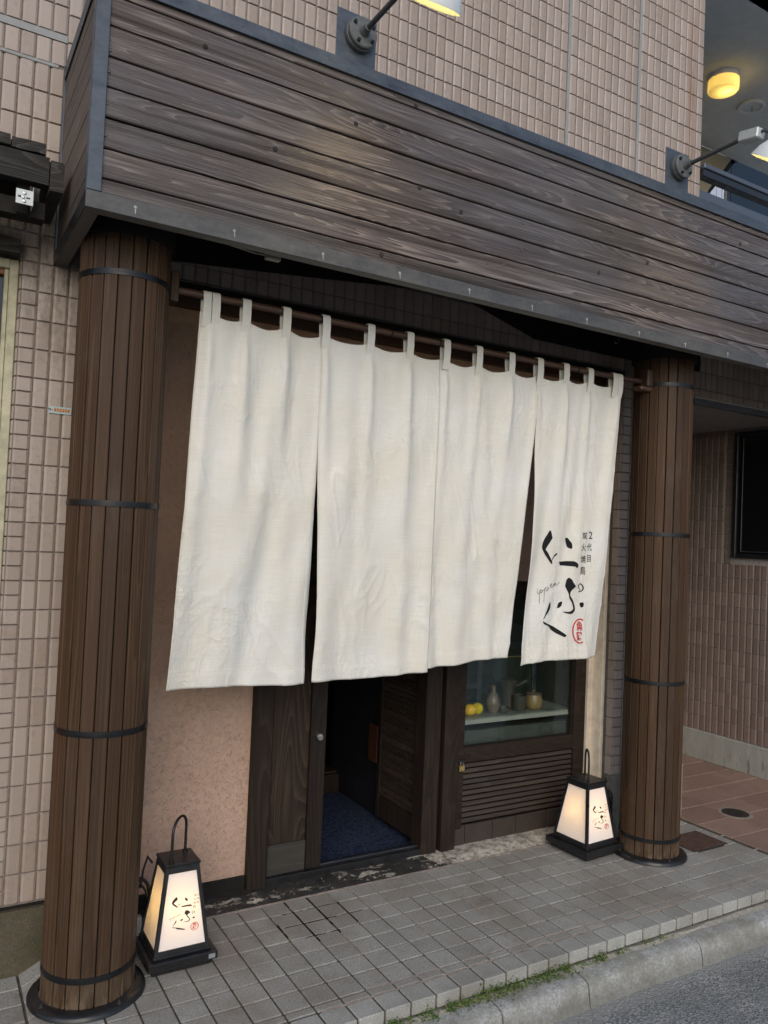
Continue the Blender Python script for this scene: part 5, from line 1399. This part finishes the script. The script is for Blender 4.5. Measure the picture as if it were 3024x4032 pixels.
# ================================================================== SMALL THINGS
# number plate
npz = thing('meter_plate', 'small pale blue plate with orange digits on the tiled wall left of the column', 'plate', (0.41, YW-0.002, 1.953))
b = MB(); b.cbox(0.376, 0.452, YW-0.0045, YW-0.0015, 1.9405, 1.966, 0.0005); b.build('plate', M['plate_blue'], npz)
b = MB(); b.box(0.3835, 0.393, YW-0.0052, YW-0.0046, 1.9475, 1.9600, 0); b.build('white_square', M['plate_w'], npz)
b = MB(); b.lathe([(0.003, 0), (0.003, 0.001), (0, 0.001)], n=10, M4=Matrix.Translation((0.380, YW-0.0045, 1.954)) @ Matrix.Rotation(PI/2, 4, 'X')); b.build('rivet', M['blackmetal'], npz)
V, Fs = glyph('水', 0.388, 0, 0.0075, 0.009); b = MB(); b.add([(u, YW-0.0056, 1.9537-v) for u, v in V], Fs); b.build('plate_symbol', M['ink'], npz)
for i, ch in enumerate('072275'):
    x = 0.3975+i*0.0090
    b = MB(); b.box(x-0.0038, x+0.0038, YW-0.0052, YW-0.0046, 1.9475, 1.9600); b.build('digit_square', M['plate_or'], npz)
    V, Fs = glyph(ch, x, 0, 0.0045, 0.0085); b = MB(); b.add([(u, YW-0.0056, 1.9537-v) for u, v in V], Fs); b.build('digit', M['ink'], npz)
# drain grate
gr = thing('drain_grate', 'rusty rectangular cast-iron cover with a lattice pattern beside the right column', 'drain cover', (3.63, 2.75, 0))
b = MB(); b.cbox(3.490, 3.765, 2.648, 2.850, -0.012, 0.0012, 0.0015); b.build('frame', M['dark_iron'], gr)
b = MB(); b.cbox(3.500, 3.755, 2.658, 2.840, 0.0005, 0.0025, 0.001); b.build('cover', M['rust_iron'], gr)
b = MB()
for i in range(22):
    x = 3.512+i*0.0112
    for j in range(12):
        y = 2.668+j*0.0135
        if i < 9 and j > 7: continue
        if (i+j) % 2 == 0: b.cbox(x-0.0022, x+0.0022, y, y+0.011, 0.0025, 0.0045, 0.0006)
        else: b.cbox(x-0.005, x+0.005, y+0.003, y+0.007, 0.0025, 0.0045, 0.0006)
b.build('lattice', M['rust_iron'], gr, kind='stuff')
mh = thing('manhole_cover', 'small round dark drain lid set in the red passage tiles', 'manhole cover', (4.235, 2.94, 0))
b = MB(); b.lathe([(0.098, -0.004), (0.098, 0.0016), (0.078, 0.0022), (0.076, 0.0008)], 4.235, 2.94, 0, 36); b.build('collar', M['joint_light'], mh)
b = MB(); b.lathe([(0.0755, 0.0), (0.0755, 0.0030), (0.070, 0.0034), (0.068, 0.0018), (0.0, 0.0018)], 4.235, 2.94, 0, 36); b.build('lid', M['dark_iron'], mh)
b = MB()
for i in range(-3, 4):
    for j in range(-3, 4):
        if i*i+j*j < 11: b.cbox(4.235+i*0.017-0.003, 4.235+i*0.017+0.003, 2.94+j*0.017-0.007, 2.94+j*0.017+0.007, 0.0018, 0.0036, 0.0006)
b.build('lid_pattern', M['dark_iron'], mh, kind='stuff')

# neighbour's old timber canopy and window at the far left
oc = thing('old_timber_canopy', 'charred old timber canopy over the left window, with a white steel bracket', 'canopy', (0.0, 2.95, 2.6))
def rough_beam(x0, x1, y0, y1, z0, z1, name, mat='oldwood', label=None, seed=0, jag=0.0):
    b = MB(); n = 26; vs = []
    ring = [(y0, z0), (y0, z1), (y1, z1), (y1, z0)]
    for i in range(n+1):
        x = x0+(x1-x0)*i/n
        for k, (y, z) in enumerate(ring):
            a = noise.noise(Vector((x*14, k*3.1+seed, 0)))*0.0035
            vs.append((x+(rj(jag) if i == n else 0), y+a, z+noise.noise(Vector((x*17, k*5.1, seed+2)))*0.0045))
    b.add(vs, [(i*4+k, (i+1)*4+k, (i+1)*4+(k+1) % 4, i*4+(k+1) % 4) for i in range(n) for k in range(4)]+[(0, 1, 2, 3), tuple(n*4+k for k in range(4))])
    return b.build(name, M[mat], oc, label)
rough_beam(-1.2, 0.184, 2.75, 3.0, 2.745, 2.779, 'cover_board', jag=0.002, seed=1)
rough_beam(0.187, 0.288, 2.752, 3.0, 2.742, 2.776, 'cover_board', 'oldwood', seed=3, jag=0.002, label='bleached short board at the canopy end')
rough_beam(-1.2, 0.301, 2.752, 2.80, 2.645, 2.735, 'front_beam', seed=5)
rough_beam(-1.2, 0.25, 2.82, YW, 2.66, 2.70, 'dark_board', 'darksoffit', seed=7)
b = MB(); b.prism([(2.742, 2.626), (2.742, 2.720), (2.750, 2.728), (2.755, 2.716), (2.763, 2.729), (2.775, 2.732), (3.045, 2.73), (3.045, 2.62)], 0.304, 0.346, lambda a, c_, h: (h, a, c_)); b.build('end_bracket', M['oldwood'], oc)
b = MB(); b.cbox(0.212, 0.250, 2.790, 2.84, 2.548, 2.66, 0.003); b.build('hanger_post', M['darksoffit'], oc)
br = MB(); br.cbox(0.2065, 0.2585, 2.745, 2.748, 2.562, 2.610, 0.001); br.cbox(0.2565, 0.2585, 2.7485, 2.81, 2.562, 2.625, 0.0008); bro = br.build('steel_bracket', M['white_metal'], oc, label='white perforated steel angle bracket')
for dx, dz in ((0.0255, 0.036), (0.0255, 0.010), (0.021, 0.0225)):
    b = MB(); b.lathe([(0.0052, 0), (0.0052, 0.002), (0.003, 0.003), (0, 0.003)], n=12, M4=Matrix.Translation((0.2065+dx, 2.745, 2.562+dz)) @ Matrix.Rotation(PI/2, 4, 'X')); b.build('bolt', M['chrome'], bro)
b = MB(); b.cbox(0.2125, 0.2225, 2.7440, 2.7455, 2.5825, 2.5885, 0.0003); b.cbox(0.2365, 0.2485, 2.7440, 2.7455, 2.5815, 2.5865, 0.0003); b.build('slot', M['blackpaint'], bro)
rough_beam(-1.2, 0.251, 3.0, YW+0.004, 2.482, 2.532, 'lower_beam', 'oldwood', seed=9)
rough_beam(-1.2, 0.30, 2.80, 2.86, 2.545, 2.60, 'cross_beam', 'darksoffit', seed=12)
lw = thing('left_window', 'old window with flaking cream frame and red-brown lower board at the left edge', 'window', (0.0, 3.1, 1.2))
b = MB(); b.cbox(0.226, 0.2555, 3.075, 3.13, 0.19, 2.478, 0.003); b.cbox(-1.2, 0.2255, 3.075, 3.13, 2.445, 2.478, 0.003); b.build('outer_frame', M['creamw'], lw)
b = MB(); b.cbox(0.211, 0.225, 3.09, 3.14, 0.19, 2.444, 0.002); b.build('inner_frame', M['creamw'], lw)
b = MB(); b.cbox(-1.2, 0.2105, 3.095, 3.14, 2.425, 2.444, 0.002); b.build('top_rail', M['redwood'], lw)
b = MB(); b.box(-1.2, 0.2105, 3.12, 3.13, 2.05, 2.424); b.build('window_pane', M['darkglass'], lw, label='dirty dark pane')
b = MB(); b.cbox(-1.2, 0.2105, 3.10, 3.14, 2.005, 2.049, 0.002); b.build('transom', M['zinc'], lw)
b = MB(); b.cbox(-1.2, 0.2105, 3.105, 3.14, 0.19, 2.004, 0.002); b.build('lower_board', M['redwood'], lw, label='red-brown varnished board')

# the building's own body and roof, so that light cannot leak through from behind
b = MB(); b.box(-3, 3.88, 5.42, 9.0, -0.1, 6.2); b.box(-3, 5.3, 3.31, 5.41, 6.0, 6.2); b.box(-3, 0.97, 3.31, 5.4, 2.5, 5.9)
b.build('building_body', M['concrete'], bld)
for o in list(bpy.data.objects):
    if o.type == 'MESH' and o.data.polygons and False: pass
print('OBJECTS', len(bpy.data.objects))
